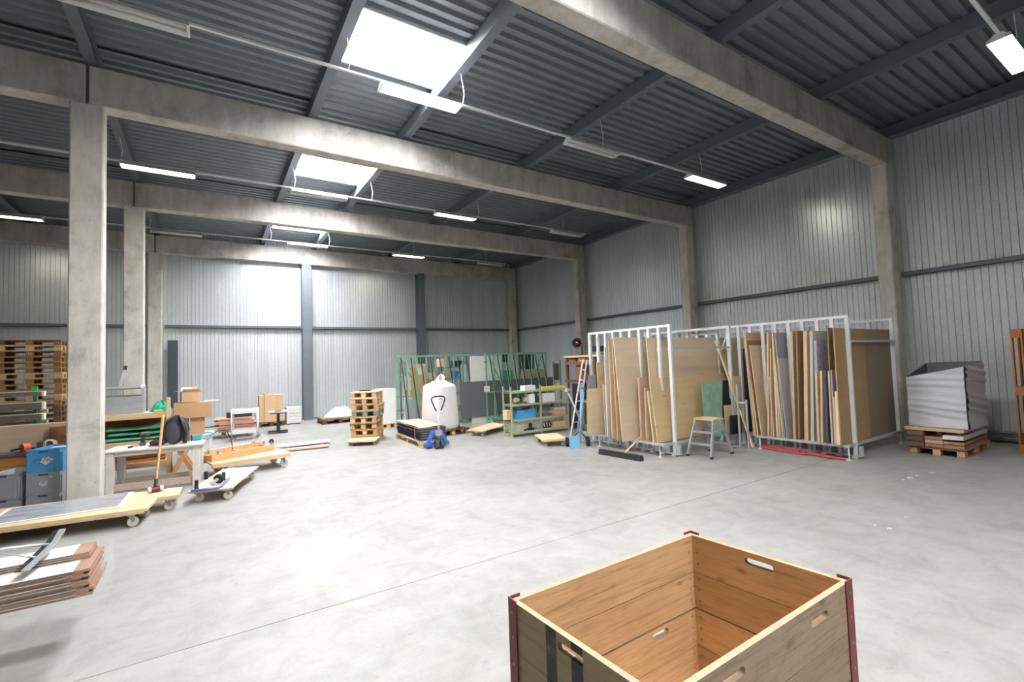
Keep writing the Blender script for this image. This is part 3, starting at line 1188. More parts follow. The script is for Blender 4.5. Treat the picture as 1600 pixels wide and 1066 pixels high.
# ================================================================== FOREGROUND LEFT: WRAPPED BOARD STACK
XR_, XL_ = -0.70, -2.75
nb = ['topmost', 'second from the top', 'third from the top', 'fourth from the top', 'fifth from the top', 'sixth from the top', 'seventh from the top', 'eighth from the top',
      'ninth from the top', 'tenth from the top', 'eleventh from the top', 'twelfth from the top', 'thirteenth from the top']
zz = 0.60
offs = [0, .0, .0, .02, -.03, .01, -.05, -.01, .0, -.04, .015, -.02, .0]
for i in range(13):
    t = 0.0135 if i < 3 else 0.0165
    y0 = 4.455 if i < 3 else 4.215 + abs(offs[i]) * 0.25
    y1 = 4.70
    xr = XR_ + offs[i] * .8 - (0.02 if i < 3 else 0) + .003 * i
    bd = thing('wrapped_board', 'white faced board in the stack at the lower left corner, ' + nb[i], 'board', ((xr + XL_) / 2, (y0 + y1) / 2, zz - t), world=True, group='boards in the wrapped stack at lower left')
    MB().box(XL_, y0, zz - t + .001, xr - .02, y1, zz).build('panel', 'board_white', bd)
    MB().box(XL_, y0 - .0012, zz - t + .001, xr - .02, y0, zz - .0015).build('edge_strip', 'chipboard_edge', bd)
    MB().box(xr - .085, y0 - .003, zz - t + .0012, xr, y1 + .003, zz + (0.0015 if i in (0, 3) else .0006)).build('cardboard_end', 'wrap_paper', bd)
    zz -= t + .0008
wf = NT('clear_film')
wf.b.inputs['Base Color'].default_value = (0.95, 0.96, 0.97, 1)
wf.b.inputs['Roughness'].default_value = 0.15
wf.b.inputs['Alpha'].default_value = 0.22
wf.b.inputs['Specular IOR Level'].default_value = 0.8
mb = MB()
mb.grid(lambda u, v: (XR_ + .085 + .006 * math.sin(9 * u + 5 * v) + .004 * math.sin(31 * v), 4.19 + .53 * u, .385 + .225 * v), 12, 10)
tag(mb.build('stretch_film', 'clear_film', recalc=False), 'clear stretch film over the cut end of the board stack at lower left', 'film')
zb = zz
st = thing('trestle', 'low wooden trestle carrying the wrapped board stack at lower left', 'trestle', (-1.9, 4.45, 0), world=True)
for x in (-1.36, -2.55):
    MB().box(x - .05, 4.22, zb - .07, x + .05, 4.70, zb - .001).build('cross_beam', 'pine_y', st)
    for y, dy in ((4.26, -.03), (4.66, .03)):
        MB().bar((x, y, zb - .07), (x, y + dy, 0), .08, .06, (1, 0, 0)).build('leg', 'pine_z', st)

# floor squeegee lying on the stack
sq = thing('floor_squeegee', 'long handled floor squeegee with a wide dark blade lying on the board stack', 'squeegee', (-1.1, 4.5, .6), world=True)
p_lo, p_hi = GZ(38, 893, .617), GY(97, 828, 4.66)
mid = (p_lo + p_hi) / 2
path = [p_lo, p_lo.lerp(p_hi, .33) + V3((.012, 0, -.004)), p_lo.lerp(p_hi, .7) + V3((.018, 0, -.008)), p_hi]
ax = (p_hi - p_lo).normalized()
sd = ax.cross(V3((0, 0, 1))).normalized()
mb = MB()
for a, b in zip(path[:-1], path[1:]):
    mb.bar(a, b + ax * .004, .035, .012, sd.cross(ax))
mb.build('blade_holder', 'alu', sq)
mb = MB()
for a, b in zip(path[:-1], path[1:]):
    o_ = -sd * .032
    mb.bar(a + o_ + V3((0, 0, .002)), b + o_ + V3((0, 0, .002)), .034, .006, sd.cross(ax))
mb.build('rubber_blade', 'black_rubber', sq)
fk = mid + V3((-.26, -.02, .045))
end = fk + V3((-.75, .05, .02))
MB().tube([p_lo.lerp(p_hi, .62), fk.lerp(p_lo.lerp(p_hi, .62), .25) + V3((0, 0, .012)), fk, end], .009, 8).build('handle', 'alu', sq, smooth=True)
MB().tube([fk, fk.lerp(p_lo.lerp(p_hi, .3), .5) + V3((0, 0, .004)), p_lo.lerp(p_hi, .3)], .007, 8).build('brace', 'alu', sq, smooth=True)

# ================================================================== LONG DOLLIES IN FRONT OF THE COLUMN
D1 = [(-2.9, 7.62), (-0.66, 7.36), (-0.60, 7.90), (-2.84, 8.16)]
dolly('long wooden dolly in front of the big left column, carrying the clear sheet', D1, 0.204, 0.036, 'ply', [(-.82, 7.42, .3), (-2.6, 7.72, .1), (-.75, 7.83, .2), (-2.55, 8.0, .4)], 0.058)
D2 = [(-2.75, 8.18), (-0.36, 7.90), (-0.34, 8.42), (-2.7, 8.70)]
dolly('second long wooden dolly behind the first, with the red mallet on it', D2, 0.2, 0.03, 'ply', [(-.5, 8.0, .3), (-2.5, 8.3, .1), (-.5, 8.36, .2), (-2.5, 8.6, .4)], 0.058)
gl = NT('acrylic_sheet')
gl.l(gl.ramp(gl.noise(gl.coords((1.2, 4, 1), False), 2.5, 6, .7, .6), [(.3, C(150, 152, 160)), (.5, C(184, 186, 194)), (.72, C(212, 212, 218))]), gl.b.inputs['Base Color'])  # mottled grey reflections painted into the base colour of the clear sheet
gl.b.inputs['Roughness'].default_value = 0.12
gl.b.inputs['Alpha'].default_value = 0.8
gl.b.inputs['Specular IOR Level'].default_value = 0.7
sh = thing('acrylic_sheet', 'greyish clear sheet with a white edge strip lying across the two long dollies', 'sheet', (-1.5, 8.05, .205), world=True)
q = [GZ(-40, 838 - 12, .207), GZ(191, 792, .207), GZ(209, 769, .207), GZ(12, 796, .207)]
q[0] = q[3] + (q[1] - q[2])
cen = sum(q, V3()) / 4
qi = [p.lerp(cen, .06) for p in q]
# keep the white margin narrow along the long sides
u_ = (q[1] - q[0]).normalized()
w_ = (q[3] - q[0]).normalized()
qi = [q[0] + u_ * .05 + w_ * .045, q[1] - u_ * .05 + w_ * .045, q[2] - u_ * .05 - w_ * .012, q[3] + u_ * .05 - w_ * .012]
MB().hexa([p for p in qi], [p + V3((0, 0, .006)) for p in qi]).build('pane', 'acrylic_sheet', sh)
for a, b, c_, d_ in ((0, 1, 1, 0), (1, 2, 2, 1), (2, 3, 3, 2), (3, 0, 0, 3)):
    MB().hexa([q[a], q[b], qi[b], qi[a]], [p + V3((0, 0, .007)) for p in (q[a], q[b], qi[b], qi[a])]).build('edge_strip', 'white_paint', sh)

# mallet
hc = GZ(243, 769, .203)
ml = thing('mallet', 'long handled mallet with dark red head and white nylon faces', 'mallet', hc, world=True)
hx = V3((.97, .22, 0)).normalized()
r0 = .038
cz = V3((hc.x, hc.y, .2005 + .042))
MB().cyl(cz - hx * .05, cz + hx * .05, r0, n=20).build('head', 'red_dark', ml, smooth=False)
MB().cyl(cz - hx * .085, cz - hx * .0505, .0415, .040, n=20).build('nylon_face', 'nylon_white', ml)
MB().cyl(cz + hx * .0505, cz + hx * .085, .040, .0415, n=20).build('nylon_face', 'nylon_white', ml)
tp = GY(255, 649, hc.y + .42)
bt_ = cz + V3((0, 0, r0 - .005))
MB().tube([bt_, bt_.lerp(tp, .12), bt_.lerp(tp, .5), bt_.lerp(tp, .93), tp], [.018, .016, .018, .02, .018], 10).build('handle', 'handle_wood', ml, smooth=True)
MB().tube([bt_, bt_.lerp(tp, .1)], .022, 10).build('collar', 'black_plastic', ml)

# ================================================================== WHITE WORKBENCH
bn = thing('workbench', 'white painted wooden workbench beside the big left column', 'table', (-.7, 9.85, 0), world=True)
bl, br, bbr, bbl = V3((-1.41, 9.53, 0)), V3((-.12, 9.37, 0)), V3((-.06, 10.03, 0)), V3((-1.32, 10.19, 0))
zt = .677
MB().hexa([p + V3((0, 0, zt - .028)) for p in (bl, br, bbr, bbl)], [p + V3((0, 0, zt)) for p in (bl, br, bbr, bbl)]).build('tabletop', 'bench_paint', bn, bevel=.003)
ux, uy = (br - bl).normalized(), (bbl - bl).normalized()
lc = [bl + ux * .09 + uy * .07, br - ux * .09 + uy * .07, bbr - ux * .09 - uy * .07, bbl + ux * .09 - uy * .07]
for p in lc:
    MB().bar((p.x, p.y, 0), (p.x, p.y, zt - .03), .095, .095, ux).build('leg', 'bench_paint', bn)
for a, b, z, h, nm, mt in ((0, 1, zt - .065, .06, 'apron', 'bench_paint'), (3, 2, zt - .065, .06, 'apron', 'bench_wood'), (0, 1, .10, .10, 'stretcher', 'bench_wood'), (3, 2, .10, .10, 'stretcher', 'bench_wood'),
                           (0, 3, .10, .08, 'stretcher', 'bench_wood'), (1, 2, .10, .08, 'stretcher', 'bench_wood'), (0, 3, zt - .065, .06, 'apron', 'bench_wood'), (1, 2, zt - .065, .06, 'apron', 'bench_wood')):
    d = (lc[b] - lc[a]).normalized()
    P, Q = lc[a] + d * .05, lc[b] - d * .05
    MB().bar((P.x, P.y, z), (Q.x, Q.y, z), .03, h).build(nm, mt, bn)

# things on the workbench
zt += .0005
# backpack
bp = GZ(271, 695, zt)
pk = thing('backpack', 'black backpack slumped on the workbench', 'backpack', bp, world=True)


def blob(mb, c, rx, ry, rz, nu=18, nv=12, f=None):
    c = V3(c)
    vs = []
    for j in range(nv + 1):
        ph = -math.pi / 2 + math.pi * j / nv
        for i in range(nu):
            t = 2 * math.pi * i / nu
            x, y, z = rx * math.cos(ph) * math.cos(t), ry * math.cos(ph) * math.sin(t), rz * math.sin(ph)
            if f:
                x, y, z = f(x, y, z)
            vs.append(c + V3((x, y, z)))
    fs = []
    for j in range(nv):
        for i in range(nu):
            fs.append((j * nu + i, j * nu + (i + 1) % nu, (j + 1) * nu + (i + 1) % nu, (j + 1) * nu + i))
    return mb.add(vs, fs)


def bagshape(x, y, z):
    k = 1 - .28 * max(0, z / .26)
    return (x * k + .03 * z / .26, y * k, z + .012 * math.sin(30 * x) * math.cos(20 * z))


mb = blob(MB(), (bp.x + .02, bp.y + .11, zt + .235), .2, .11, .235, 22, 14, bagshape)
mb.build('body', 'black_cloth', pk, smooth=True)
blob(MB(), (bp.x - .02, bp.y + .0, zt + .19), .115, .045, .175, 16, 10).build('front_pocket', 'pocket_grey', pk, smooth=True) if plain('pocket_grey', (60, 62, 72), .8, 0, .1, 12) else None
for dx, dz in ((-.13, 0), (.14, .01)):
    MB().tube([(bp.x + dx, bp.y + .0, zt + .03), (bp.x + dx * 1.2, bp.y - .06, zt + .2), (bp.x + dx * .8, bp.y - .02, zt + .38), (bp.x + dx * .3 + .03, bp.y + .09, zt + .46)], .022, 8).build('shoulder_strap', 'black_plastic', pk, smooth=True)
MB().tube([(bp.x + .17, bp.y - .01, zt + .012), (bp.x + .2, bp.y - .08, zt + .15), (bp.x + .16, bp.y - .02, zt + .33), (bp.x + .1, bp.y + .1, zt + .44)], .013, 8).build('side_strap', 'dark_grey', pk, smooth=True)
MB().tube([(bp.x - .12, bp.y - .02, zt + .06), (bp.x - .24, bp.y - .04, zt + .075), (bp.x - .3, bp.y - .03, zt + .05)], [.045, .05, .03], 8).build('hip_belt', 'black_cloth', pk, smooth=True)
MB().tube([(bp.x + .02, bp.y + .1, zt + .45), (bp.x + .04, bp.y + .1, zt + .5), (bp.x + .09, bp.y + .1, zt + .45)], .009, 6).build('grab_loop', 'orange_plastic', pk, smooth=True)
# bottle
b0 = GZ(261.5, 692, zt)
bo = thing('bottle', 'brown glass bottle with white cap and label before the backpack', 'bottle', b0, world=True)
MB().lathe([(.034, 0), (.036, .004), (.036, .11), (.03, .135), (.014, .155), (.013, .175)], b0, 16).build('glass_body', 'bottle_brown', bo, smooth=True)
MB().lathe([(.016, .1755), (.016, .2)], b0, 14).build('cap', 'label_white', bo)
MB().lathe([(.0368, .03), (.0368, .085)], b0, 16).build('label', 'label_white', bo)
# small drill on its stand
d0 = GZ(223, 696, zt)
dr = thing('cordless_drill', 'grey black cordless drill standing on the workbench', 'drill', d0, world=True)
MB().cbox((d0.x, d0.y, zt + .025), (.075, .12, .05)).build('battery', 'dark_grey', dr, bevel=.006)
MB().bar((d0.x, d0.y, zt + .05), (d0.x + .01, d0.y, zt + .15), .04, .05, (1, 0, 0)).build('handle', 'black_plastic', dr, bevel=.006)
MB().cyl((d0.x - .035, d0.y - .02, zt + .185), (d0.x + .085, d0.y + .05, zt + .185), .036, n=14).build('motor_body', 'dark_grey', dr, bevel=.004)
MB().cyl((d0.x - .05, d0.y - .03, zt + .185), (d0.x - .0355, d0.y - .0205, zt + .185), .026, .03, n=12).build('chuck', 'black_plastic', dr)
s0, s1 = GZ(201, 701, zt), GZ(213, 697.5, zt)
sc_ = thing('screwdriver', 'screwdriver with black handle at the front of the workbench', 'screwdriver', s0, world=True)
MB().tube([s0 + V3((0, 0, .015)), s0.lerp(s1, .5) + V3((0, 0, .015))], .014, 10).build('grip', 'black_plastic', sc_)
MB().tube([s0.lerp(s1, .5) + V3((0, 0, .015)), s1.lerp(s0, -.35) + V3((0, 0, .012))], .004, 8).build('blade', 'zinc', sc_)
# file / marker and paper
w0 = GZ(239, 697, zt)
tag(MB().bar(w0 + V3((-.06, -.01, .006)), w0 + V3((.07, .02, .006)), .028, .012).build('chisel_case', 'teal_dark', None), 'flat dark teal case lying left of the mallet handle', 'case') if plain('teal_dark', (60, 96, 104), .5) else None
w0 = GZ(236, 694, zt)
tag(MB().cbox((w0.x, w0.y, zt + .012), (.12, .07, .024)).build('notepad', 'label_white'), 'small white pad behind the teal case on the workbench', 'notepad')
# tape measure
w0 = GZ(288.5, 693, zt)
tm = thing('tape_measure', 'yellow tape measure at the right of the backpack', 'tape measure', w0, world=True)
MB().cbox((w0.x, w0.y, zt + .026), (.085, .04, .052)).build('case', 'yellow', tm, bevel=.012)
MB().cyl((w0.x - .005, w0.y - .0201, zt + .026), (w0.x - .005, w0.y - .023, zt + .026), .016, n=14).build('disc', 'black_plastic', tm)
# grey tool and teal router with loop handle
w0 = GZ(293, 690, zt)
cn = thing('spray_can', 'dark grey spray can with silver top right of the backpack', 'can', w0, world=True)
MB().lathe([(.032, 0), (.033, .01), (.033, .15), (.024, .17)], w0, 14).build('body', 'dark_grey', cn, smooth=True)
MB().lathe([(.02, .1705), (.02, .2)], w0, 12).build('cap', 'alu', cn)
w0 = GZ(310, 688, zt)
rt_ = thing('planer', 'teal electric planer with big loop handle at the right end of the workbench', 'power tool', w0, world=True)
MB().cbox((w0.x - .02, w0.y, zt + .045), (.13, .09, .09)).build('motor_body', 'teal_tool', rt_, bevel=.015)
MB().cbox((w0.x - .1, w0.y, zt + .05), (.026, .085, .1)).build('front_knob', 'black_plastic', rt_, bevel=.008)
lp = []
for k in range(19):
    t = 2 * math.pi * k / 18
    lp.append((w0.x + .13 + .1 * math.cos(t), w0.y + .03 * math.sin(t), zt + .065 + .05 * math.sin(t)))
MB().tube(lp, .014, 8).build('loop_handle', 'teal_tool', rt_, smooth=True)
cbl = [(w0.x + .22, w0.y, zt + .08), (w0.x + .3, w0.y + .1, zt + .14), (w0.x + .42, w0.y + .2, zt + .11), (w0.x + .5, w0.y + .22, zt - .08), (w0.x + .52, w0.y + .25, zt - .27)]
MB().tube(cbl, .007, 6).build('cable', 'black_plastic', rt_, smooth=True)

# ================================================================== WOODEN STORE RACK BEHIND THE WORKBENCH
rk = thing('wooden_rack', 'raw timber storage rack behind the workbench', 'rack', (-1.2, 10.7, 0), world=True)
rx0, rx1, ry0, ry1 = -1.85, -.60, 10.32, 10.95
for x in (rx0, rx1 - .055):
    MB().box(x, ry0, 0, x + .055, ry0 + .07, 1.43).build('post', 'pine_z', rk)
    MB().box(x, ry1 - .07, 0, x + .055, ry1, 1.2).build('post', 'pine_z', rk)
for z, nm in ((1.175, 'top_shelf'), (.70, 'middle_shelf'), (.34, 'low_shelf')):
    MB().box(rx0 + .056, ry0 + .075, z - .03, rx1 - .056, ry1 - .001, z).build(nm, 'ply', rk)
    MB().box(rx0 + .056, ry0 + .005, z - .09, rx1 - .056, ry0 + .074, z).build('front_rail', 'pine_x', rk)
MB().box(rx0 + .056, ry1 + .001, .72, rx1 - .056, ry1 + .012, 1.14).build('back_panel', 'cardboard_brown', rk)
# folded tarpaulins
for k, nm in enumerate(('lowest of the pile', 'in the middle of the pile', 'top of the pile')):
    z = .702 + k * .085

    def fn(u, v, k=k, z=z):
        a = 2 * math.pi * u
        L = .76
        x = -1.47 + L * v + (.02 if k == 1 else 0)
        sag = .005 * math.sin(6 * v + k) + (.05 * max(0, v - .75) * 4 if k == 2 else 0)
        return (x - .02, 10.65 + .24 * math.cos(a) * (1 - .1 * (1 - v)), z + .038 + .034 * math.sin(a) * (1 + .08 * math.sin(9 * v)) + sag * (math.sin(a) > 0))
    mb = MB().grid(fn, 16, 22)
    n_ = 17
    mb.f.append(tuple(range(0, 16)))
    mb.f.append(tuple(range(22 * n_ + 15, 22 * n_ - 1, -1)))
    tag(mb.build('folded_tarpaulin', 'green_tarp', None, smooth=True), 'folded green tarpaulin in the timber rack, ' + nm, 'tarpaulin', 'folded green tarpaulins')
# planks on the low shelf
for k, (y, z) in enumerate(((10.50, .341), (10.72, .341), (10.6, .386))):
    tag(MB().box(-1.78, y - .09, z, -.68, y + .09, z + .04).build('plank', 'box_wood'), 'rough brown plank on the low rack shelf, ' + ('front', 'rear', 'lying on top')[k], 'plank', 'planks on the low shelf')
# sheet cutter on the rack
cu = thing('sheet_cutter', 'grey metal sheet cutter with a raised lever on the timber rack', 'cutter', (-1.3, 10.6, 1.176), world=True)
cx0, cx1, cyf = -1.78, -.99, 10.46
MB().box(cx0, cyf, 1.176, cx1, cyf + .42, 1.30).build('base', 'alu', cu, bevel=.006)
MB().box(cx0 + .02, cyf + .02, 1.3, cx1 - .02, cyf + .05, 1.34).build('scale_strip', 'crate_grey', cu)
MB().box(cx0, cyf + .06, 1.305, cx1 - .005, cyf + .11, 1.47).build('front_plate', 'alu', cu, bevel=.004)
MB().box(cx0, cyf + .12, 1.47, cx1 - .01, cyf + .3, 1.5).build('clamp_bar', 'zinc', cu)
for x in (cx0, cx1 - .035):
    MB().box(x, cyf + .065, 1.3, x + .04, cyf + .38, 1.6).build('side_plate', 'alu', cu, bevel=.004)
zr_ = zat(-1.2, cyf + .2, 606)
MB().cyl((cx0, cyf + .2, zr_), (cx1 + .01, cyf + .2, zr_), .028, n=14).build('shaft', 'alu', cu)
MB().cyl((cx1 - .05, cyf + .2, zr_), (cx1 + .01, cyf + .2, zr_), .05, n=14).build('shaft_collar', 'white_metal', cu)
la, lb = GY(186, 607, cyf + .18), GY(197, 572, cyf + .1)
MB().bar(la, la.lerp(lb, .85), .04, .018, (0, 1, 0)).build('lever', 'white_metal', cu)
MB().bar(la.lerp(lb, .83), lb, .048, .03, (0, 1, 0)).build('lever_grip', 'dark_grey', cu)
# green netting and a yellow sponge
g0 = GY(252, 634, 10.62)


def netf(u, v):
    a = 2 * math.pi * u
    r = math.sin(math.pi * v * .5)
    return (g0.x + .165 * r * math.cos(a) * (1 + .12 * math.sin(5 * a)), g0.y + .13 * r * math.sin(a), 1.178 + max(0, .155 * (1 - r ** 2.2) * (1 + .2 * math.sin(7 * a + 4 * v)) + .015 * math.sin(17 * a) * (1 - r)))


tag(MB().grid(netf, 28, 10).build('safety_net', 'green_net', None, smooth=False, recalc=False), 'heap of bright green netting on the timber rack', 'net')
g1 = GY(247, 636, 10.36)
tag(MB().cbox((g1.x, 10.39, 1.177 + .022), (.12, .06, .044)).build('sponge', 'yellow', None, bevel=.012), 'yellow sponge in front of the green netting', 'sponge')

# trestle leg piece, cable reel behind the bench
tr = thing('saw_horse', 'small wooden saw horse with crossed legs under the workbench end', 'trestle', (-.42, 10.5, 0), world=True)
for sx in (-1, 1):
    MB().bar((-.42 + sx * .17, 10.45, 0), (-.42 - sx * .08, 10.5, .5), .07, .04, (0, 1, 0)).build('leg', 'orange_wood_y', tr)
    MB().bar((-.42 + sx * .17, 10.85, 0), (-.42 - sx * .08, 10.8, .5), .07, .04, (0, 1, 0)).build('leg', 'orange_wood_y', tr)
MB().box(-.47, 10.4, .501, -.37, 10.9, .55).build('top_rail', 'orange_wood_y', tr)

# ================================================================== CARTONS BEHIND THE RACK
wt = thing('white_table', 'white table behind the cartons with one leg showing', 'table', (-.25, 11.5, 0), world=True)
zt2 = .62
MB().box(-.62, 11.28, zt2 - .025, .06, 11.95, zt2).build('tabletop', 'white_paint', wt)
for x, y in ((-.58, 11.32), (.0, 11.32), (-.58, 11.9), (.0, 11.9)):
    MB().box(x - .025, y - .025, 0, x + .025, y + .025, zt2 - .026).build('leg', 'white_paint', wt)
y_ = 11.35
a, b = GY(297, 690, y_), GY(320, 652, y_)
hb = GY(300, 653, y_).z - zt2
carton('square carton under the long carton, right one', (.0 + (a.x + b.x) / 2 - .0, y_ + .16, zt2), 0, abs(b.x - a.x), .3, hb, 'cardboard', group='cartons behind the workbench')
a2 = GY(270, 690, y_).x
carton('square carton under the long carton, left one', ((a2 + a.x) / 2 - .01, y_ + .18, zt2), 0, abs(a.x - a2) - .03, .3, hb - .005, 'cardboard', group='cartons behind the workbench')
zl = zt2 + hb
c0, c1 = GY(271, 640, y_ - .05), GY(331, 640, y_ - .05)
h2 = GY(300, 629, y_ - .05).z - GY(300, 653, y_ - .05).z
carton('long low carton across the two square cartons', ((c0.x + c1.x) / 2, y_ + .13, zl + .001), 0.0, c1.x - c0.x, .38, h2, 'cardboard', group='cartons behind the workbench')
zl2 = zl + h2 + .002
wb_ = GY(342, 628, y_ + .1)
tag(MB().box(-.12, y_ + .02, zl2, wb_.x, y_ + .28, zl2 + .012).build('white_board', 'board_white'), 'thin white board sticking out over the long carton', 'board')
o0, o1 = GY(284, 628, y_ - .02), GY(313, 628, y_ - .02)
h3 = GY(300, 613, y_).z - GY(300, 629, y_).z
carton('open carton with raised flaps on top of the carton pile', ((o0.x + o1.x) / 2 - .02, y_ + .14, zl2 + .013), .12, o1.x - o0.x, .3, h3, 'cardboard_light', open_=True)
pp = GY(291, 606, y_ + .1)
tag(MB().hexa([(pp.x - .07, y_ + .0, zl2 + h3 + .02), (pp.x + .09, y_ + .02, zl2 + h3 + .0), (pp.x + .1, y_ + .2, zl2 + h3 + .07), (pp.x - .09, y_ + .2, zl2 + h3 + .09)],
              [(pp.x - .07, y_ + .0, zl2 + h3 + .024), (pp.x + .09, y_ + .02, zl2 + h3 + .004), (pp.x + .1, y_ + .2, zl2 + h3 + .074), (pp.x - .09, y_ + .2, zl2 + h3 + .094)]).build('packing_paper', 'label_white'), 'crumpled white packing paper in the open carton', 'paper')

# ================================================================== LEFT OF THE COLUMN
cs = math.radians(-16)
cf, sf = V3((math.cos(cs), math.sin(cs), 0)), V3((-math.sin(cs), math.cos(cs), 0))
ce0 = V3((-2.03, 9.40, 0)) + sf * .3
euro_crate('low grey crate at the bottom of the stack beside the big column', (ce0.x, ce0.y, 0), cs, .4, .6, .185, 'crate_grey', 'grey stacking crates')
g2 = euro_crate('grey crate with a round white emblem, under the blue crate', (ce0.x, ce0.y, .186), cs, .4, .6, .30, 'crate_grey', 'grey stacking crates')
# round emblem: ring open at the top with lines across
mb = MB()
pts = [(.045 * math.cos(math.radians(t)), .037 * math.sin(math.radians(t))) for t in range(125, 416, 10)]
for a, b in zip(pts[:-1], pts[1:]):
    mb.bar((a[0], -.2995, .145 + a[1]), (b[0], -.2995, .145 + b[1]), .002, .013, (0, 0, 1)) if False else mb.hexa(
        [(a[0], -.2885, .145 + a[1]), (b[0], -.2885, .145 + b[1]), (b[0] * .68, -.2885, .145 + b[1] * .68), (a[0] * .68, -.2885, .145 + a[1] * .68)],
        [(a[0], -.290, .145 + a[1]), (b[0], -.290, .145 + b[1]), (b[0] * .68, -.290, .145 + b[1] * .68), (a[0] * .68, -.290, .145 + a[1] * .68)])
for dz, w in ((.004, .026), (-.008, .022), (-.018, .014)):
    mb.box(-w, -.290, .145 + dz - .003, w, -.2885, .145 + dz + .003)
mb.build('emblem', 'label_white', g2)
MB().box(.075, -.290, .228, .115, -.2885, .25).build('paper_label', 'label_white', g2)
b2 = euro_crate('blue crate with a white diamond sticker on top of the grey crates', (ce0.x, ce0.y, .487), cs, .4, .6, .325, 'crate_blue')
mb = MB()
mb.prism([(-.05, -.2885, .165), (.03, -.2885, .105), (.125, -.2885, .175), (.06, -.2885, .225), (.035, -.2885, .205), (.0, -.2885, .215)], (0, -.0012, 0))
mb.build('sticker', 'label_white', b2)
vs, fs = text_mesh('ANC', .07, (.03, -.2903, .178), (1, 0, 0), (0, 0, 1))
MB().add(vs, fs).build('lettering', 'dark_grey', b2, recalc=False)
pts = [(-.06 + .05 * math.cos(math.radians(t)), .16 + .03 * math.sin(math.radians(t))) for t in range(40, 330, 15)]
MB().tube([(x, -.2895, z) for x, z in pts], .003, 5).build('oval_line', 'dark_grey', b2)
bb = V3((ce0.x, ce0.y, 0))
tag(MB().cbox((bb.x + .05, bb.y + .05, .80), (.2, .14, .01)).build('paper_sheet', 'label_white'), 'white sheet of paper lying in the blue crate', 'paper')
ce1 = V3((-2.48, 9.53, 0)) + sf * .3
euro_crate('low grey crate at the bottom of the left crate stack', (ce1.x, ce1.y, 0), cs, .4, .6, .155, 'crate_grey', 'grey stacking crates')
euro_crate('grey crate at the left edge of the picture, upper one', (ce1.x, ce1.y, .156), cs, .4, .6, .345, 'crate_grey', 'grey stacking crates')
# packing chest behind, long board, small carton
ch = thing('wooden_chest', 'brown wooden plank chest behind the grey crates', 'chest', (-2.9, 10.25, 0), world=True)
for z0, z1 in ((0.0, .16), (.165, .33), (.335, .5), (.505, .66)):
    MB().box(-3.6, 10.28, z0, -2.05, 10.31, z1).build('plank', 'box_wood', ch)
    MB().box(-3.6, 10.58, z0, -2.05, 10.61, z1).build('plank', 'box_wood', ch)
for x in (-3.6, -2.08):
    MB().box(x, 10.315, 0, x + .03, 10.575, .66).build('end_board', 'box_wood', ch)
MB().box(-3.62, 10.26, .661, -2.03, 10.63, .70).build('lid', 'dark_grey', ch)
lbz1, lbz0 = zat(-2.1, 10.75, 659.5), .0
lbo = thing('oak_board', 'long pale oak board standing on edge behind the crates', 'board', (-2.8, 10.75, 0), world=True)
MB().box(-3.9, 10.74, .0, -1.86, 10.775, lbz1 - .02).build('face', 'oak_pale', lbo) if wood('oak_pale', (206, 184, 158), 'x', .84, .02, .5) else None
MB().box(-3.9, 10.738, lbz1 - .02, -1.86, 10.777, lbz1).build('edge_band', 'wrap_light', lbo) if plain('wrap_light', (236, 214, 196), .5) else None
ca = GY(77, 668, 10.68)
cb_ = GY(108, 692, 10.68)
wc = thing('printed_carton', 'brown carton with cut off black print WE, leaning on the pale oak board', 'box', ((ca.x + cb_.x) / 2, 10.69, cb_.z), world=True)
MB().box(ca.x, 10.67, cb_.z, cb_.x, 10.735, ca.z).build('body', 'cardboard_brown', wc)
vs, fs = text_mesh('WE', .085, (ca.x + .2, 10.6685, (ca.z + cb_.z) / 2 - .03), (1, 0, 0), (0, 0, 1))
MB().add(vs, fs).build('lettering', 'black_plastic', wc, recalc=False)
# (the carton stands on the chest end)
MB().box(ca.x, 10.655, .0, cb_.x, 10.735, cb_.z - .001).build('support_board', 'box_wood', wc)
og = GY(36, 706, 10.35)
rp = thing('ratchet', 'orange ratchet strap coil on the wooden chest', 'strap', (og.x, 10.35, .70), world=True)
MB().cyl((og.x - .02, 10.36, .7015 + .065), (og.x + .05, 10.42, .7015 + .065), .065, n=16).build('coil', 'orange_plastic', rp)
MB().bar((og.x - .14, 10.36, .7015 + .04), (og.x - .03, 10.38, .7015 + .06), .04, .03).build('handle', 'black_plastic', rp)
MB().bar((og.x + .06, 10.42, .7015 + .05), (og.x + .13, 10.42, .7015 + .03), .04, .03).build('hook', 'black_plastic', rp)
wg = GY(71, 704, 10.42)
wr = thing('wire_coil', 'small coil of pale wire behind the blue crate', 'coil', (wg.x, 10.4, .70), world=True)
for k in range(4):
    MB().tube([(wg.x + .05 + (.05 + .012 * k) * math.cos(t * math.pi / 8), 10.4 + .012 * k, .7015 + .08 + (.06 + .005 * k) * math.sin(t * math.pi / 8)) for t in range(17)], .006, 6).build('loop', 'tooth_white', wr)
MB().box(wg.x - .1, 10.42, .7015, wg.x - .04, 10.47, .83).build('spool_stand', 'dark_grey', wr)
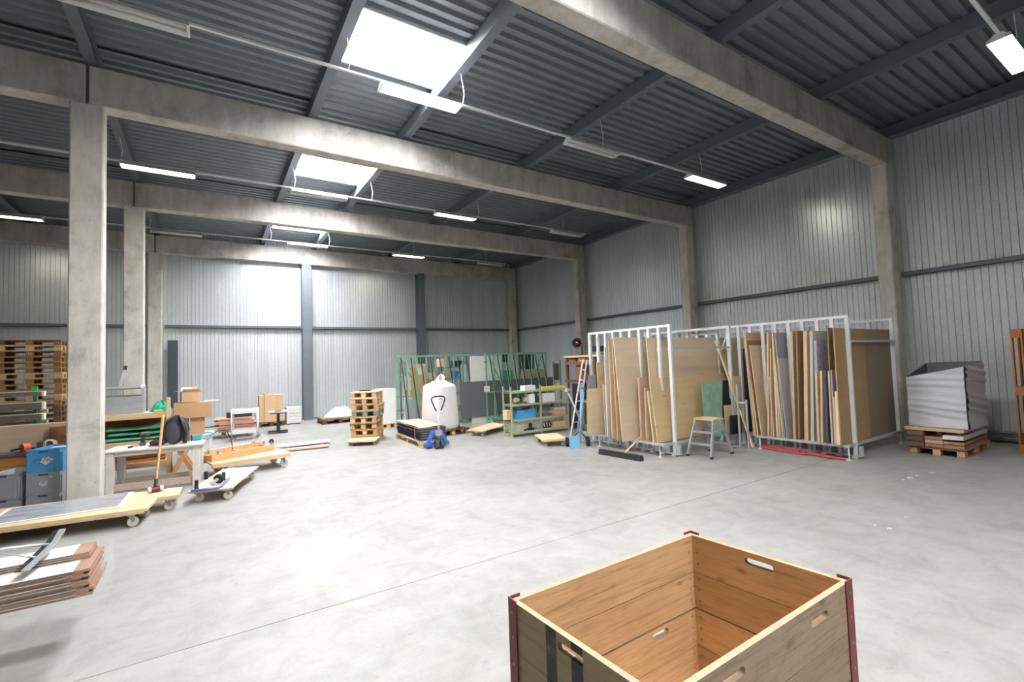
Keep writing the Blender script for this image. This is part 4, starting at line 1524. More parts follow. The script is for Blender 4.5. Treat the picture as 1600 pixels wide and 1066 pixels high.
# green post with grey planks
gp = thing('plank_stand', 'bright green upright carrying grey planks in front of the pallets', 'stand', (-2.5, 11.3, 0), world=True)
yy = 11.3
gx0, gx1 = GY(48, 640, yy).x, GY(57, 640, yy).x
gt = GY(53, 604, yy).z
MB().box(gx0 + .02, yy + .02, 0, gx1, yy + .07, gt - .07).build('upright', 'green_paint', gp)
MB().box(gx0, yy + .01, gt - .09, gx1, yy + .075, gt).build('head_plate', 'green_paint', gp)
MB().box(gx0 - .05, yy - .2, 0, gx1 + .05, yy + .4, .03).build('foot_plate', 'green_paint', gp)
for k, (va, vb, sz) in enumerate(((613, 619.5, 'top'), (630, 640, 'middle'), (648, 656.5, 'lowest'))):
    z1, z0 = GY(40, va, yy).z, GY(40, vb, yy).z
    x1 = GY(72, va, yy).x
    pl = thing('grey_plank', 'grey weathered plank with pale end on the green upright, %s one' % sz, 'plank', (x1 - 1.0, yy, z0), world=True, group='grey planks on the green upright')
    MB().box(x1 - 2.0, yy - .12, z0, x1 - .03, yy + .009, z1).build('plank', 'beam_dark', pl)
    MB().box(x1 - .0295, yy - .12, z0 - .005, x1, yy + .009, z1 + .005).build('end_cap', 'tooth_white', pl)
    MB().box(x1 - 2.0, yy - .12, z1 + .0005, x1 - .03, yy + .009, z1 + .012).build('top_strip', 'wrap_light', pl)
for k, (va, vb) in enumerate(((641.5, 647), (658, 664.5))):
    z1, z0 = GY(40, va, yy + .2).z, GY(40, vb, yy + .2).z
    x1 = GY(76, va, yy + .2).x
    tag(MB().box(x1 - 2.1, yy + .09, z0, x1, yy + .2, z1).build('olive_bar', 'olive_bar'), 'olive painted bar behind the grey planks, ' + ('upper', 'lower')[k], 'bar', 'olive bars behind the grey planks') if plain('olive_bar', (150, 150, 104), .6) else None

# stack of euro pallets
px0, py0 = -3.285, 16.77
hp = 2.856 / 20
ordn = ['first', 'second', 'third', 'fourth', 'fifth', 'sixth', 'seventh', 'eighth', 'ninth', 'tenth', 'eleventh', 'twelfth', 'thirteenth', 'fourteenth', 'fifteenth', 'sixteenth', 'seventeenth', 'eighteenth', 'nineteenth', 'twentieth']
for k in range(20):
    mt = ('old_pallet_x', 'old_pallet_y', 'old_pallet_y') if k > 7 else ('dark_pallet_x', 'dark_pallet_x', 'dark_pallet_x')
    if k in (9, 13, 18):
        mt = ('pallet_x', 'pallet_y', 'pallet_block')
    j = R.uniform(-.02, .02)
    o = pallet('euro pallet in the tall pile behind the left column, %s from the top' % ordn[19 - k], (px0 - .6 + j, py0 + .4 + R.uniform(-.02, .02), k * hp), R.uniform(-.01, .01), mats=mt, group='euro pallets in the tall pile', h=hp - .0008)
    if k == 17:
        vs, fs = text_mesh('EPAL', .09, (-.53, -.4015, .072), (1, 0, 0), (0, 0, 1)) if False else text_mesh('12', .085, (0, -.4015, .07), (1, 0, 0), (0, 0, 1))
        MB().add(vs, fs).build('stencil', 'label_white', o, recalc=False)

# ================================================================== DOLLIES RIGHT OF THE WORKBENCH
q4 = [GZ(292, 769, .177), GZ(362.5, 762, .177), GZ(404, 728.5, .177), GZ(348, 733, .177)]
i4 = inset(q4, .1, .1)
dolly('pale plywood dolly with the blue suction lifter on it', q4, .177, .022, 'ply_pale', [(i4[0][0], i4[0][1], .2), (i4[1][0], i4[1][1], .3), (i4[2][0], i4[2][1], .4), (i4[3][0], i4[3][1], .1)], .058)
sl = thing('suction_lifter', 'blue bar suction lifter with black cups on the pale dolly', 'suction lifter', (0, 8.2, .178), world=True)
zz = .178
A_, B_, C_ = GZ(298, 767.5, zz + .02), GZ(344, 762, zz + .02), GZ(357, 748, zz + .02)
MB().tube([A_, B_.lerp(A_, .1), B_.lerp(C_, .15), C_], .019, 8).build('bar', 'blue_plastic', sl, smooth=True)
for (u, v, vert) in ((307, 764, 1), (349.5, 750.5, 1), (322, 749, 1)):
    p_ = GZ(u, v, zz)
    MB().cyl((p_.x, p_.y, zz + .0005), (p_.x, p_.y, zz + .04), .03, .022, n=14).cyl((p_.x, p_.y, zz + .04), (p_.x, p_.y, zz + .12), .024, n=12).build('cup_grip', 'black_rubber', sl)
p_ = GZ(341, 757, zz)
MB().tube([(p_.x - .1, p_.y - .04, zz + .03), (p_.x, p_.y, zz + .075)], .024, 10).build('neck', 'alu', sl)
MB().cyl((p_.x, p_.y - .005, zz + .075), (p_.x + .02, p_.y + .03, zz + .085), .07, n=18).build('suction_cup', 'black_rubber', sl)

q3 = [GZ(331, 725.5, .267), GZ(455, 706.8, .267), None, None]
q3 = rect(q3[0], q3[1], .78)
i3 = inset(q3, .12, .1)
dolly('long wooden dolly carrying the upturned dolly, right of the workbench', q3, .267, .03, 'ply', [(i3[0][0] + .1, i3[0][1], .2), (i3[1][0] + .0, i3[1][1], .3), (i3[2][0], i3[2][1], .4), (i3[3][0] + .1, i3[3][1], .1)], .07)
# upturned dolly frame
ud = thing('upturned_dolly', 'orange wooden dolly frame lying upside down with its wheels in the air', 'dolly', (.5, 10.5, .268), world=True)
f0 = GZ(331, 722.5, .268)
f1 = GZ(429, 704, .268)
qf = rect(f0, f1, .48)
dx_, dy_ = (qf[1] - qf[0]).normalized(), (qf[3] - qf[0]).normalized()
zf0, zf1 = .268, .385


def rail(a, b, z0, z1, w, nm, mt, par):
    return MB().bar((a.x, a.y, (z0 + z1) / 2), (b.x, b.y, (z0 + z1) / 2), w, z1 - z0).build(nm, mt, par)


rail(qf[0] + dy_ * .03, qf[1] + dy_ * .03, zf0, zf1, .06, 'front_rail', 'orange_wood', ud)
rail(qf[3] - dy_ * .03, qf[2] - dy_ * .03, zf0, zf1, .05, 'rear_rail', 'orange_wood', ud)
for s in (0.03, .5, .97):
    a = qf[0].lerp(qf[1], s)
    rail(a + dy_ * .061, a + dy_ * .419, zf0, zf1 - .02, .05, 'cross_rail', 'orange_wood_y', ud)
for s in (0.05, .37, .69):
    a, b = qf[3].lerp(qf[2], s) - dy_ * .058, qf[3].lerp(qf[2], s + .29) - dy_ * .058
    rail(a, b, zf0 + .001, zf1 + .03, .012, 'inner_board', 'orange_wood', ud)
for s, t in ((.06, .25), (.1, .03), (.88, .45), (.97, .3), (.99, .08)):
    p_ = qf[0].lerp(qf[1], s) + dy_ * (t * .48 / .48 if False else t)
    c_ = MB().bar((p_.x - .03, p_.y, zf1 + .004), (p_.x + .03, p_.y, zf1 + .004), .06, .008).bar((p_.x, p_.y - .02, zf1 + .008), (p_.x, p_.y - .02, zf1 + .06), .03, .004, (0, 1, 0)).build('caster', 'zinc', ud)
    MB().cyl((p_.x, p_.y - .016, zf1 + .06), (p_.x, p_.y + .016, zf1 + .06), .045, n=16).build('wheel', 'black_rubber' if s > .98 else 'caster_white', c_)
# long batten behind the frame and white boards beyond
b0_, b1_ = qf[3] + dy_ * .07 + dx_ * .05, qf[2] + dy_ * .07 - dx_ * .05
tag(MB().bar((b0_.x, b0_.y, .268 + .07), (b1_.x, b1_.y, .268 + .07), .07, .139).build('batten', 'ply_pale'), 'pale batten lying behind the upturned dolly', 'batten')
for k, (u0, v0, u1, v1, z, w, mt, lb) in enumerate(((438, 703.5, 514, 695.5, .06, .17, 'ply_pale', 'yellowish long plank on the floor right of the upturned dolly'), (440, 697, 516, 688.5, .075, .30, 'board_white', 'white long board on the floor behind the yellowish plank'))):
    a, b = GZ(u0, v0, z), GZ(u1, v1, z)
    d = (b - a).normalized()
    n_ = V3((-d.y, d.x, 0))
    tag(MB().bar(a - d * .5 + n_ * w / 2 - V3((0, 0, .02)), b + n_ * w / 2 - V3((0, 0, .02)), w, .04).build('long_board', mt), lb, 'board')
a, b = GZ(448, 706.5, .0), GZ(514, 706.5 - 1.2, .0)
sp_ = thing('floor_bearers', 'two low bearers under the long boards on the floor', 'bearer', (1.8, 11.9, 0), world=True)
for s in (.1, .8):
    p_ = GZ(440, 700, 0).lerp(GZ(516, 692, 0), s)
    MB().box(p_.x - .03, p_.y - .22, 0, p_.x + .03, p_.y + .38, .018).build('bearer', 'pine_y', sp_)

# ================================================================== ALONG THE FAR WALL
# dark panel at the far wall
a, b = GY(262, 532, 18.98), GY(278, 640, 18.98)
tag(MB().box(a.x, 18.93, 0, b.x, 18.965, a.z).build('dark_board', 'slate'), 'tall narrow slate grey board leaning at the far wall', 'board') if plain('slate', (66, 72, 84), .6) else None

# utility cart
ct = thing('utility_cart', 'white tubular utility cart with two trays', 'cart', (.8, 14.9, 0), world=True)
qc = [V3((.47, 14.73, 0)), V3((1.07, 14.68, 0)), V3((1.13, 15.05, 0)), V3((.53, 15.10, 0))]
for p in qc:
    MB().tube([(p.x, p.y, .10), (p.x, p.y, .80)], .017, 8).build('post', 'white_paint', ct, smooth=True)
    caster(ct, p.x, p.y, .10, .04, .4)
for a, b in ((0, 3), (1, 2)):
    MB().tube([(qc[a].x, qc[a].y, .80), (qc[a].x, qc[a].y, .83), (qc[b].x, qc[b].y, .83), (qc[b].x, qc[b].y, .80)], .017, 8).build('push_bar', 'white_paint', ct)
    MB().tube([(qc[a].x, qc[a].y, .45), (qc[b].x, qc[b].y, .45)], .012, 8).build('cross_bar', 'white_paint', ct)
for z in (.18, .72):
    qi = [p.lerp(sum(qc, V3()) / 4, .06) for p in qc]
    mb = MB().hexa([p + V3((0, 0, z)) for p in qi], [p + V3((0, 0, z + .012)) for p in qi])
    for a, b in ((0, 1), (1, 2), (2, 3), (3, 0)):
        mb.bar(qi[a] + V3((0, 0, z + .06)), qi[b] + V3((0, 0, z + .06)), .012, .11)
    mb.build('tray', 'white_metal', ct)

# board pile on a low dolly behind the cart
qd = [(.17, 15.6), (1.05, 15.55), (1.07, 16.3), (.2, 16.35)]
dl = dolly('low wooden dolly with reddish boards, behind the utility cart', qd, .24, .03, 'orange_wood', [(.3, 15.72, .2), (.95, 15.68, .4), (.95, 16.2, .1), (.3, 16.22, .2)], .06)
plain('red_board', (206, 160, 138), .6, 0, .12, 8, .12)
for k in range(9):
    z = .241 + k * .034
    x0, x1 = .14 + R.uniform(-.06, .06), 1.08 + R.uniform(-.1, .05)
    tag(MB().box(x0, 15.58 + R.uniform(-.03, .03), z, x1, 16.3, z + .031).build('flat_board', 'red_board'), 'reddish board in the pile behind the utility cart, %s from the bottom' % ordn[k], 'board', 'reddish boards behind the utility cart')
z = .241 + 9 * .034
a, b = GY(354, 650, 15.75), GY(366, 650, 15.75)
tag(MB().box(a.x, 15.72, z + .001, b.x + .45, 15.95, z + .15).build('black_case', 'black_plastic', None, bevel=.01), 'black case on the reddish board pile', 'case')

# wardrobe carton on a pallet
pl_ = pallet('worn pallet under the tall flat cartons at the far wall', (1.72, 18.1, 0), 0.0, .82, .8, mats=('dark_pallet_x', 'dark_pallet_x', 'dark_pallet_x'))
xa, xb, xc = GY(405, 640, 17.85).x, GY(413, 640, 17.85).x, GY(442, 640, 17.85).x
xd = GY(432, 640, 17.85).x
hz = GY(420, 617, 17.85).z - .145
carton('tall flat carton on the worn pallet, left one', ((xa + xb) / 2, 18.1, .1445), 0, xb - xa - .006, .5, hz - .02, 'cardboard_light', 'tall flat cartons at the far wall', tape=False)
carton('tall flat carton on the worn pallet, middle wide one', ((xb + xd) / 2, 18.05, .1445), 0, xd - xb - .006, .5, hz, 'cardboard_light', 'tall flat cartons at the far wall', tape=False)
carton('tall flat carton on the worn pallet, right one with torn corner', ((xd + xc) / 2, 18.08, .1445), 0, xc - xd - .006, .5, hz - .01, 'cardboard_light', 'tall flat cartons at the far wall', tape=False)
tag(MB().box(xd - .02, 17.79, .1445 + hz * .86, xc, 17.797, .1445 + hz * .97).build('torn_flap', 'label_white') if False else MB().box(xb + .02, 17.9, .1455 + hz, xd - .06, 18.2, .1455 + hz + .03).build('loose_flap', 'cardboard'), 'loose cardboard flap lying on the tall flat cartons', 'cardboard')

# lift desk frame
dk = thing('desk', 'small standing desk with black column legs and a grey top', 'desk', (1.7, 15.6, 0), world=True)
ztp = .60
MB().hexa([(1.42, 15.50, ztp), (1.93, 15.42, ztp), (2.02, 16.2, ztp), (1.5, 16.28, ztp)], [(1.42, 15.50, ztp + .03), (1.93, 15.42, ztp + .03), (2.02, 16.2, ztp + .03), (1.5, 16.28, ztp + .03)]).build('desktop', 'alu', dk)
for y, x in ((15.62, 1.69), (16.1, 1.75)):
    MB().box(x - .045, y - .035, .03, x + .045, y + .035, .33).build('leg', 'black_plastic', dk)
    MB().box(x - .035, y - .027, .33, x + .035, y + .027, ztp - .03).build('inner_leg', 'black_plastic', dk)
    MB().bar((x - .27, y - .03, .016), (x + .25, y - .08, .016), .05, .03).build('foot', 'black_plastic', dk)
    MB().bar((x - .22, y, ztp - .016), (x + .22, y - .03, ztp - .016), .04, .03).build('top_bracket', 'black_plastic', dk)
tag(MB().tube([(1.62, 15.75, ztp + .0405), (1.7, 15.7, ztp + .0405), (1.8, 15.78, ztp + .0405), (1.72, 15.9, ztp + .0405)], .01, 6).build('cable_coil', 'black_plastic'), 'black cable lying on the small standing desk', 'cable')
tag(MB().cbox((1.85, 15.62, ztp + .0305 + .012), (.1, .07, .022)).build('control_box', 'white_paint'), 'small white control box on the standing desk', 'box')

# drawer cabinet
db = thing('drawer_cabinet', 'white drawer cabinet standing at the far wall left of the steel post', 'cabinet', (2.4, 18, 0), world=True)
x0, x1, y0 = GY(448, 650, 17.75).x, GY(471, 650, 17.75).x, 17.75
MB().box(x0, y0, .03, x1, y0 + .5, .58).build('body', 'white_paint', db, bevel=.006)
for k in range(5):
    z = .05 + k * .104
    d = MB().box(x0 + .015, y0 - .018, z, x1 - .015, y0 - .0005, z + .096).build('drawer', 'board_white', db, bevel=.003)
    MB().box((x0 + x1) / 2 - .12, y0 - .03, z + .045, (x0 + x1) / 2 + .12, y0 - .0185, z + .058).build('handle', 'tooth_white', d)
for x in (x0 + .05, x1 - .05):
    for y in (y0 + .05, y0 + .45):
        MB().cyl((x, y, 0), (x, y, .0295), .02, n=10).build('foot', 'dark_grey', db)

# pallet with white foil
pallet('dark pallet with white foil right of the steel post', (3.72, 17.1, 0), .02, 1.2, .8, mats=('dark_pallet_x', 'dark_pallet_x', 'dark_pallet_x'))
tag(MB().box(3.12, 16.68, .1445, 4.32, 17.5, .20).build('cardboard_sheets', 'wrap_paper', None, bevel=.004), 'brown cardboard sheets on the dark pallet with white foil', 'cardboard')


def foil(u, v):
    a = 2 * math.pi * u
    r = v
    x, y = 3.78 + .52 * r * math.cos(a), 17.12 + .36 * r * math.sin(a)
    z = .203 + max(0, .27 * (1 - r ** 3)) * (1 + .18 * math.sin(3 * a + 2) + .1 * math.sin(11 * a + 9 * r)) + .02 * (math.sin(13 * a + 20 * r) + 1) * r * (1 - r)
    return (x, y, z)


tag(MB().grid(foil, 36, 12).build('plastic_foil', 'film', None, smooth=False, recalc=False), 'heap of white plastic foil on the dark pallet', 'foil')

# ================================================================== STACK OF SMALL PALLETS
A_, B_ = V3((2.90, 12.07, 0)), V3((3.50, 11.75, 0))
d_ = (B_ - A_).normalized()
n_ = V3((-d_.y, d_.x, 0))
cen = A_.lerp(B_, .5) + n_ * .4
ang = math.atan2(d_.y, d_.x)
hgt = 1.234 / 8
tints = [('orange_wood', 'orange_wood_y', 'pallet_block'), ('orange_wood', 'orange_wood_y', 'pallet_block'), ('old_pallet_x', 'old_pallet_y', 'pallet_block'), ('pallet_x', 'pallet_y', 'pallet_block'),
         ('grey_pallet_x', 'grey_pallet_y', 'grey_pallet_y'), ('pallet_x', 'pallet_y', 'pallet_block'), ('pallet_x', 'pallet_y', 'pallet_block'), ('ply', 'pallet_y', 'pallet_block')]
wood('grey_pallet_x', (166, 158, 140), 'x', .7, .1)
wood('grey_pallet_y', (156, 148, 130), 'y', .7, .1)
jit = [0, .01, -.01, .0, .03, .04, .01, 0]
for k in range(8):
    c = cen + d_ * jit[k] + n_ * R.uniform(-.01, .01)
    o = pallet('small pallet in the free standing eight high stack, %s from the bottom' % ordn[k], (c.x, c.y, k * hgt), ang + R.uniform(-.015, .015), .64, .8, 7 if k == 7 else 5, tints[k], 'small pallets in the eight high stack', bx=3, h=hgt - .0008)
    if k == 1:
        MB().box(-.03, -.403, .05, .05, -.4005, .1).build('paper_label', 'label_white', o)
c = cen + n_ * .1
tag(MB().tube([c + V3((-.2, .0, 8 * hgt + .016)), c + V3((-.05, .08, 8 * hgt + .016)), c + V3((.08, -.02, 8 * hgt + .016)), c + V3((.0, -.1, 8 * hgt + .016))], .015, 6).build('strap', 'black_plastic'), 'black strap coil on top of the small pallet stack', 'strap')
# dolly before it
a, b = GZ(541, 690, .125), GZ(588, 687.5, .125)
qd = rect(a, b, .5)
dolly('small wooden dolly parked in front of the eight high pallet stack', qd, .13, .02, 'ply', [(p[0], p[1], .3) for p in inset(qd, .07, .06)], .033)

# white block on its pallet
cw = thing('white_block', 'tall white wrapped block on a pallet behind the pallet stack', 'block', (4.4, 14.4, 0), world=True)
w0, w1, w2 = V3((4.20, 14.66, 0)), V3((4.27, 14.02, 0)), V3((4.77, 14.05, 0))
w3 = w0 + (w2 - w1)
MB().hexa([p + V3((0, 0, .145)) for p in (w1, w2, w3, w0)], [p + V3((0, 0, 1.17)) for p in (w1, w2, w3, w0)]).build('wrapped_body', 'board_white', cw, bevel=.012)
MB().hexa([p + V3((0, 0, 1.171)) for p in (w1, w2, w3, w0)], [p + V3((0, 0, 1.18)) for p in (w1, w2, w3, w0)]).build('top_sheet', 'film', cw)
pallet('small pallet under the tall white block', (4.49, 14.36, 0), math.atan2((w2 - w1).y, (w2 - w1).x), .56, .72, mats=('pallet_x', 'pallet_y', 'pallet_block'))

# ================================================================== BLANKET PALLET AND PALLET TRUCK
P0, P1, P2 = V3((3.95, 10.02, 0)), V3((4.17, 12.4, 0)), V3((4.70, 9.98, 0))
dl_ = V3((.035, 1, 0)).normalized()
dx_ = V3((1, -.035, 0))
A0 = V3((3.93, 10.03, 0))
cen = A0 + dx_ * .33 + dl_ * .92
pallet('long pallet under the pile of dark moving blankets', (cen.x, cen.y, 0), math.atan2(dl_.y, dl_.x), 1.8, .66, mats=('pallet_x', 'pallet_y', 'pallet_block'))
nblk = 11
zb0 = .1445
for k in range(nblk):
    z0 = zb0 + k * .0262
    j = R.uniform(-.012, .012)

    def fn(u, v, z0=z0, j=j, k=k):
        # flattened tube section swept over the width: a folded blanket
        a = 2 * math.pi * u
        ex = .315 + .004 * math.sin(23 * v + k)
        c = A0 + dx_ * (.33 + j) + dl_ * (.02 + 1.8 * v)
        sx, sz = math.cos(a), math.sin(a)
        x = (abs(sx) ** .5) * (1 if sx > 0 else -1) * ex
        zz = .0128 + .0122 * (abs(sz) ** .7) * (1 if sz > 0 else -1)
        p = c + dx_ * x
        return (p.x, p.y, z0 + zz)
    mb = MB().grid(fn, 16, 6)
    mb.f.append(tuple(range(0, 16)))
    mb.f.append(tuple(range(6 * 17 + 15, 6 * 17 - 1, -1)))
    tag(mb.build('moving_blanket', 'black_cloth' if k % 2 else 'blanket_grey', None, smooth=False), 'dark moving blanket in the pile on the pallet truck, %s from the bottom' % ordn[k], 'blanket', 'dark moving blankets on the pallet') if k or plain('blanket_grey', (116, 112, 116), .85, 0, .2, 14) else None
zt_ = zb0 + nblk * .0262
c = A0 + dx_ * .36 + dl_ * .66


def cover(u, v):
    p = A0 + dx_ * (.02 + .6 * u) + dl_ * (.06 + 1.75 * v)
    return (p.x, p.y, zt_ + .004 + .016 * math.sin(5 * v + 2 * u) ** 2 + (.02 * math.sin(7 * u) ** 2) * v)


mb = MB().grid(cover, 8, 10)
mb2 = MB().grid(lambda u, v: V3(cover(u, v)) + V3((0, 0, .006)), 8, 10)
mb.add(mb2.v, [tuple(reversed(f)) for f in mb2.f])
tag(mb.build('cardboard_cover', 'cardboard_light', None, recalc=False), 'bent cardboard sheet covering the dark moving blankets', 'cardboard')
sp = A0 + dl_ * .3 + dx_ * .004
tag(MB().bar(sp - dx_ * .02 + V3((0, 0, .15)), sp - dx_ * .02 + V3((0, 0, zt_ - .01)), .012, .03, dl_).build('red_strap', 'red_paint'), 'red strap round the side of the dark moving blankets', 'strap')

# pallet truck
pj = thing('pallet_truck', 'blue pallet truck with upright loop handle parked under the blanket pallet', 'pallet truck', (4.22, 9.7, 0), world=True)
jx, jy = 4.235, 9.72
for s in (-1, 1):
    wx = jx + s * .055
    MB().cyl((wx - .03, jy - .02, .095), (wx + .03, jy - .02, .095), .095, n=20).cyl((wx - .033, jy - .02, .095), (wx + .033, jy - .02, .095), .03, n=10).build('steer_wheel', 'dark_grey', pj)
    # blue fork heel plates, sloping side cheeks
    fx = jx + s * .165
    MB().prism([(fx - .07, jy + .12, .03), (fx + .07, jy + .12, .03), (fx + .075, jy + .12, .085), (fx - .075, jy + .12, .085)], (dl_.x * 1.1, dl_.y * 1.1, 0)).build('fork', 'blue_paint', pj)
    MB().prism([(fx + s * .13, jy + .06, .05), (fx + s * .04, jy + .06, .05), (jx + s * .055, jy + .06, .37), (jx + s * .06, jy + .06, .42), (jx + s * .10, jy + .06, .42), (jx + s * .14, jy + .06, .36)], (0, .04, 0)).build('side_cheek', 'blue_paint', pj)
    MB().cyl((fx - .05, jy + 1.05, .035), (fx + .05, jy + 1.05, .035), .035, n=14).build('load_roller', 'nylon_white', pj)
MB().box(jx - .3, jy + .09, .05, jx + .3, jy + .118, .13).build('cross_plate', 'blue_paint', pj)
MB().cyl((jx, jy, .15), (jx, jy, .43), .045, n=14).build('pump_cylinder', 'zinc', pj)
MB().box(jx - .06, jy - .06, .19, jx + .06, jy + .05, .25).build('yoke', 'dark_grey', pj)
MB().box(jx - .07, jy - .05, .28, jx + .07, jy + .05, .40).build('pump_block', 'alu', pj, bevel=.01)
hy = jy - .02
MB().tube([(jx, hy, .40), (jx + .005, hy, .62), (jx + .01, hy, .78)], .026, 10).build('drawbar', 'white_metal', pj, smooth=True)
zt1 = 1.15
hb_ = jx + .01
for s in (-1, 1):
    MB().tube([(hb_, hy, .76), (hb_ + s * .055, hy, .83)], .016, 8).build('handle_fork', 'white_metal', pj, smooth=True)
lpp = []
for s in (-1, 1):
    seg = [(hb_ + s * .055, hy, .83), (hb_ + s * .1, hy, .92), (hb_ + s * .155, hy, 1.05), (hb_ + s * .16, hy, 1.1), (hb_ + s * .13, hy, 1.135), (hb_ + s * .06, hy, 1.148)]
    lpp = seg + lpp[::-1] if s == -1 else lpp + seg[::-1]
MB().tube(lpp, .015, 8).build('handle_loop', 'black_rubber', pj, smooth=True)
MB().tube([(hb_, hy, .78), (hb_, hy, 1.135)], .014, 8).build('control_rod', 'white_metal', pj, smooth=True)
MB().bar((hb_ + .01, hy - .01, 1.085), (hb_ + .09, hy - .02, 1.085), .02, .012).build('release_lever', 'black_plastic', pj)

# white bulk sack
sk = thing('bulk_sack', 'big white wrapped sack tied at the top, behind the pallet truck', 'sack', (5.2, 11.75, .145), world=True)
sx_, sy_ = 5.20, 11.78


def sack(u, v):
    a = 2 * math.pi * u
    prof = [(0.0, .47), (.04, .50), (.3, .495), (.6, .475), (.9, .45), (1.03, .43), (1.07, .39), (1.10, .30), (1.125, .20), (1.155, .13), (1.19, .085), (1.24, .10), (1.28, .06), (1.30, .0)]
    t = v * (len(prof) - 1)
    i = min(int(t), len(prof) - 2)
    f = t - i
    z = prof[i][0] * (1 - f) + prof[i + 1][0] * f
    r = prof[i][1] * (1 - f) + prof[i + 1][1] * f
    k = (abs(math.cos(a)) ** 4 + abs(math.sin(a)) ** 4) ** (-.25)
    r *= (1 + (k - 1) * .6) * (.93 + .012 * math.sin(9 * a + 7 * v) + .01 * math.sin(17 * a - 11 * v))
    if z > 1.13:
        q = (z - 1.13) / .17
        r *= 1 + .45 * math.sin(3 * a + 2) + .25 * math.sin(7 * a)
        z += .03 * math.sin(2 * a + 1) * q
        return (sx_ + .06 * q + r * math.cos(a), sy_ + r * math.sin(a), .146 + z * 1.10)
    return (sx_ + r * math.cos(a), sy_ + r * math.sin(a), .146 + z * 1.10)


MB().grid(sack, 40, 33).build('wrapping', 'film', sk, smooth=True, recalc=True)
MB().tube([(sx_ + .02 + .1 * math.cos(t * math.pi / 6), sy_ + .1 * math.sin(t * math.pi / 6), 1.425) for t in range(13)], .012, 6).build('tie', 'tooth_white', sk)
pallet('pallet under the white wrapped sack', (5.28, 11.74, 0), .12, 1.0, .95, mats=('dark_pallet_x', 'dark_pallet_x', 'pallet_block'))

# ================================================================== GREEN A-FRAME RACKS WITH SHEETS
def aframe(label, x0, x1, n, yb, base, label_sheet=False):
    o = thing('glass_rack', label, 'rack', ((x0 + x1) / 2, yb, 0), world=True)
    zt, zl = 2.14, .16
    yf = yb - .32
    MB().bar((x0, yb, zt), (x1, yb, zt), .05, .05).build('top_rail', 'rack_green', o)
    MB().bar((x0, yb, zl), (x1, yb, zl), .06, .08).build('base_rail', 'rack_green', o)
    MB().bar((x0, yf, zl), (x1, yf, zl), .06, .06).build('base_rail', 'rack_green', o)
    MB().bar((x0, yb + .02, .95), (x1, yb + .02, .95), .03, .04).build('middle_rail', 'rack_green', o)
    for k in range(n):
        x = x0 + .03 + (x1 - x0 - .06) * k / (n - 1)
        MB().bar((x, yb - .001, zl + .04), (x, yb - .001, zt - .026), .04, .04, (0, 1, 0)).build('upright', 'rack_green', o)
        if k < n - 1:
            xx = x + .1
            s = MB().bar((xx + .12, yf + .0, zl + .031), (xx, yb - .05, zt - .03), .03, .03, (0, 1, 0)).build('sloping_bar', 'rack_green', o)
            MB().bar((xx + .12, yf - .0185, zl + .04), (xx, yb - .0685, zt - .04), .028, .006, (0, 1, 0)).build('rubber_lining', 'black_rubber', s)
    for x in (x0 + .06, x1 - .06):
        MB().bar((x, yf - .06, .05), (x, yb + .1, .05), .08, .1).build('foot', 'rack_green', o)
        MB().box(x - .03, yb - .03, .1, x + .03, yb + .03, zl - .04).build('stub', 'rack_green', o)
    w = (x1 - x0)
    MB().bar((x0 + .15, yb + .035, zt - .05), (x0 + w * .35, yb + .035, zl + .6), .03, .02, (0, 1, 0)).build('brace', 'rack_green', o)
    MB().bar((x1 - .15, yb + .035, zt - .05), (x1 - w * .35, yb + .035, zl + .6), .03, .02, (0, 1, 0)).build('brace', 'rack_green', o)
    return o


ra = aframe('left green steel glass rack with black lined bars, behind the sack', 4.6, 7.12, 9, 13.5, 0)
rb = aframe('right green steel glass rack beside the olive shelving', 7.22, 9.62, 9, 12.82, 0)
a, b = GY(756, 585, 12.45), GY(765, 593, 12.45)
vs = GY(756, 603.5, 12.42), GY(765, 612, 12.42)
sg = MB().box(vs[0].x, 12.41, vs[1].z, vs[1].x, 12.416, vs[0].z).build('notice_sheet', 'label_white', rb)
vt, ft = text_mesh('r', .1, ((vs[0].x + vs[1].x) / 2, 12.4085, (vs[0].z + vs[1].z) / 2), (1, 0, 0), (0, 0, 1))
MB().add(vt, ft).build('lettering', 'dark_grey', sg, recalc=False)
MB().bar((7.25, 12.45, .98), (7.9, 12.45, .98), .03, .05).build('sheet_stop', 'rack_green', rb)
a = GY(757, 566, 12.79)
MB().box(a.x - .03, 12.72, a.z - .01, a.x + .05, 12.77, a.z + .02).build('hook', 'black_plastic', rb)


def leaner(label, mat, x0, x1, y, z0, z1, t=.012, lean=.0, name='sheet', cat='sheet', group=None, w=0.0):
    """upright sheet parallel to the far wall; leans back by lean at its top"""
    mb = MB().hexa([(x0, y, z0), (x1, y - w, z0), (x1, y + t - w, z0), (x0, y + t, z0)], [(x0, y + lean, z1), (x1, y + lean - w, z1), (x1, y + lean + t - w, z1), (x0, y + lean + t, z1)])
    return tag(mb.build(name, mat), label, cat, group)


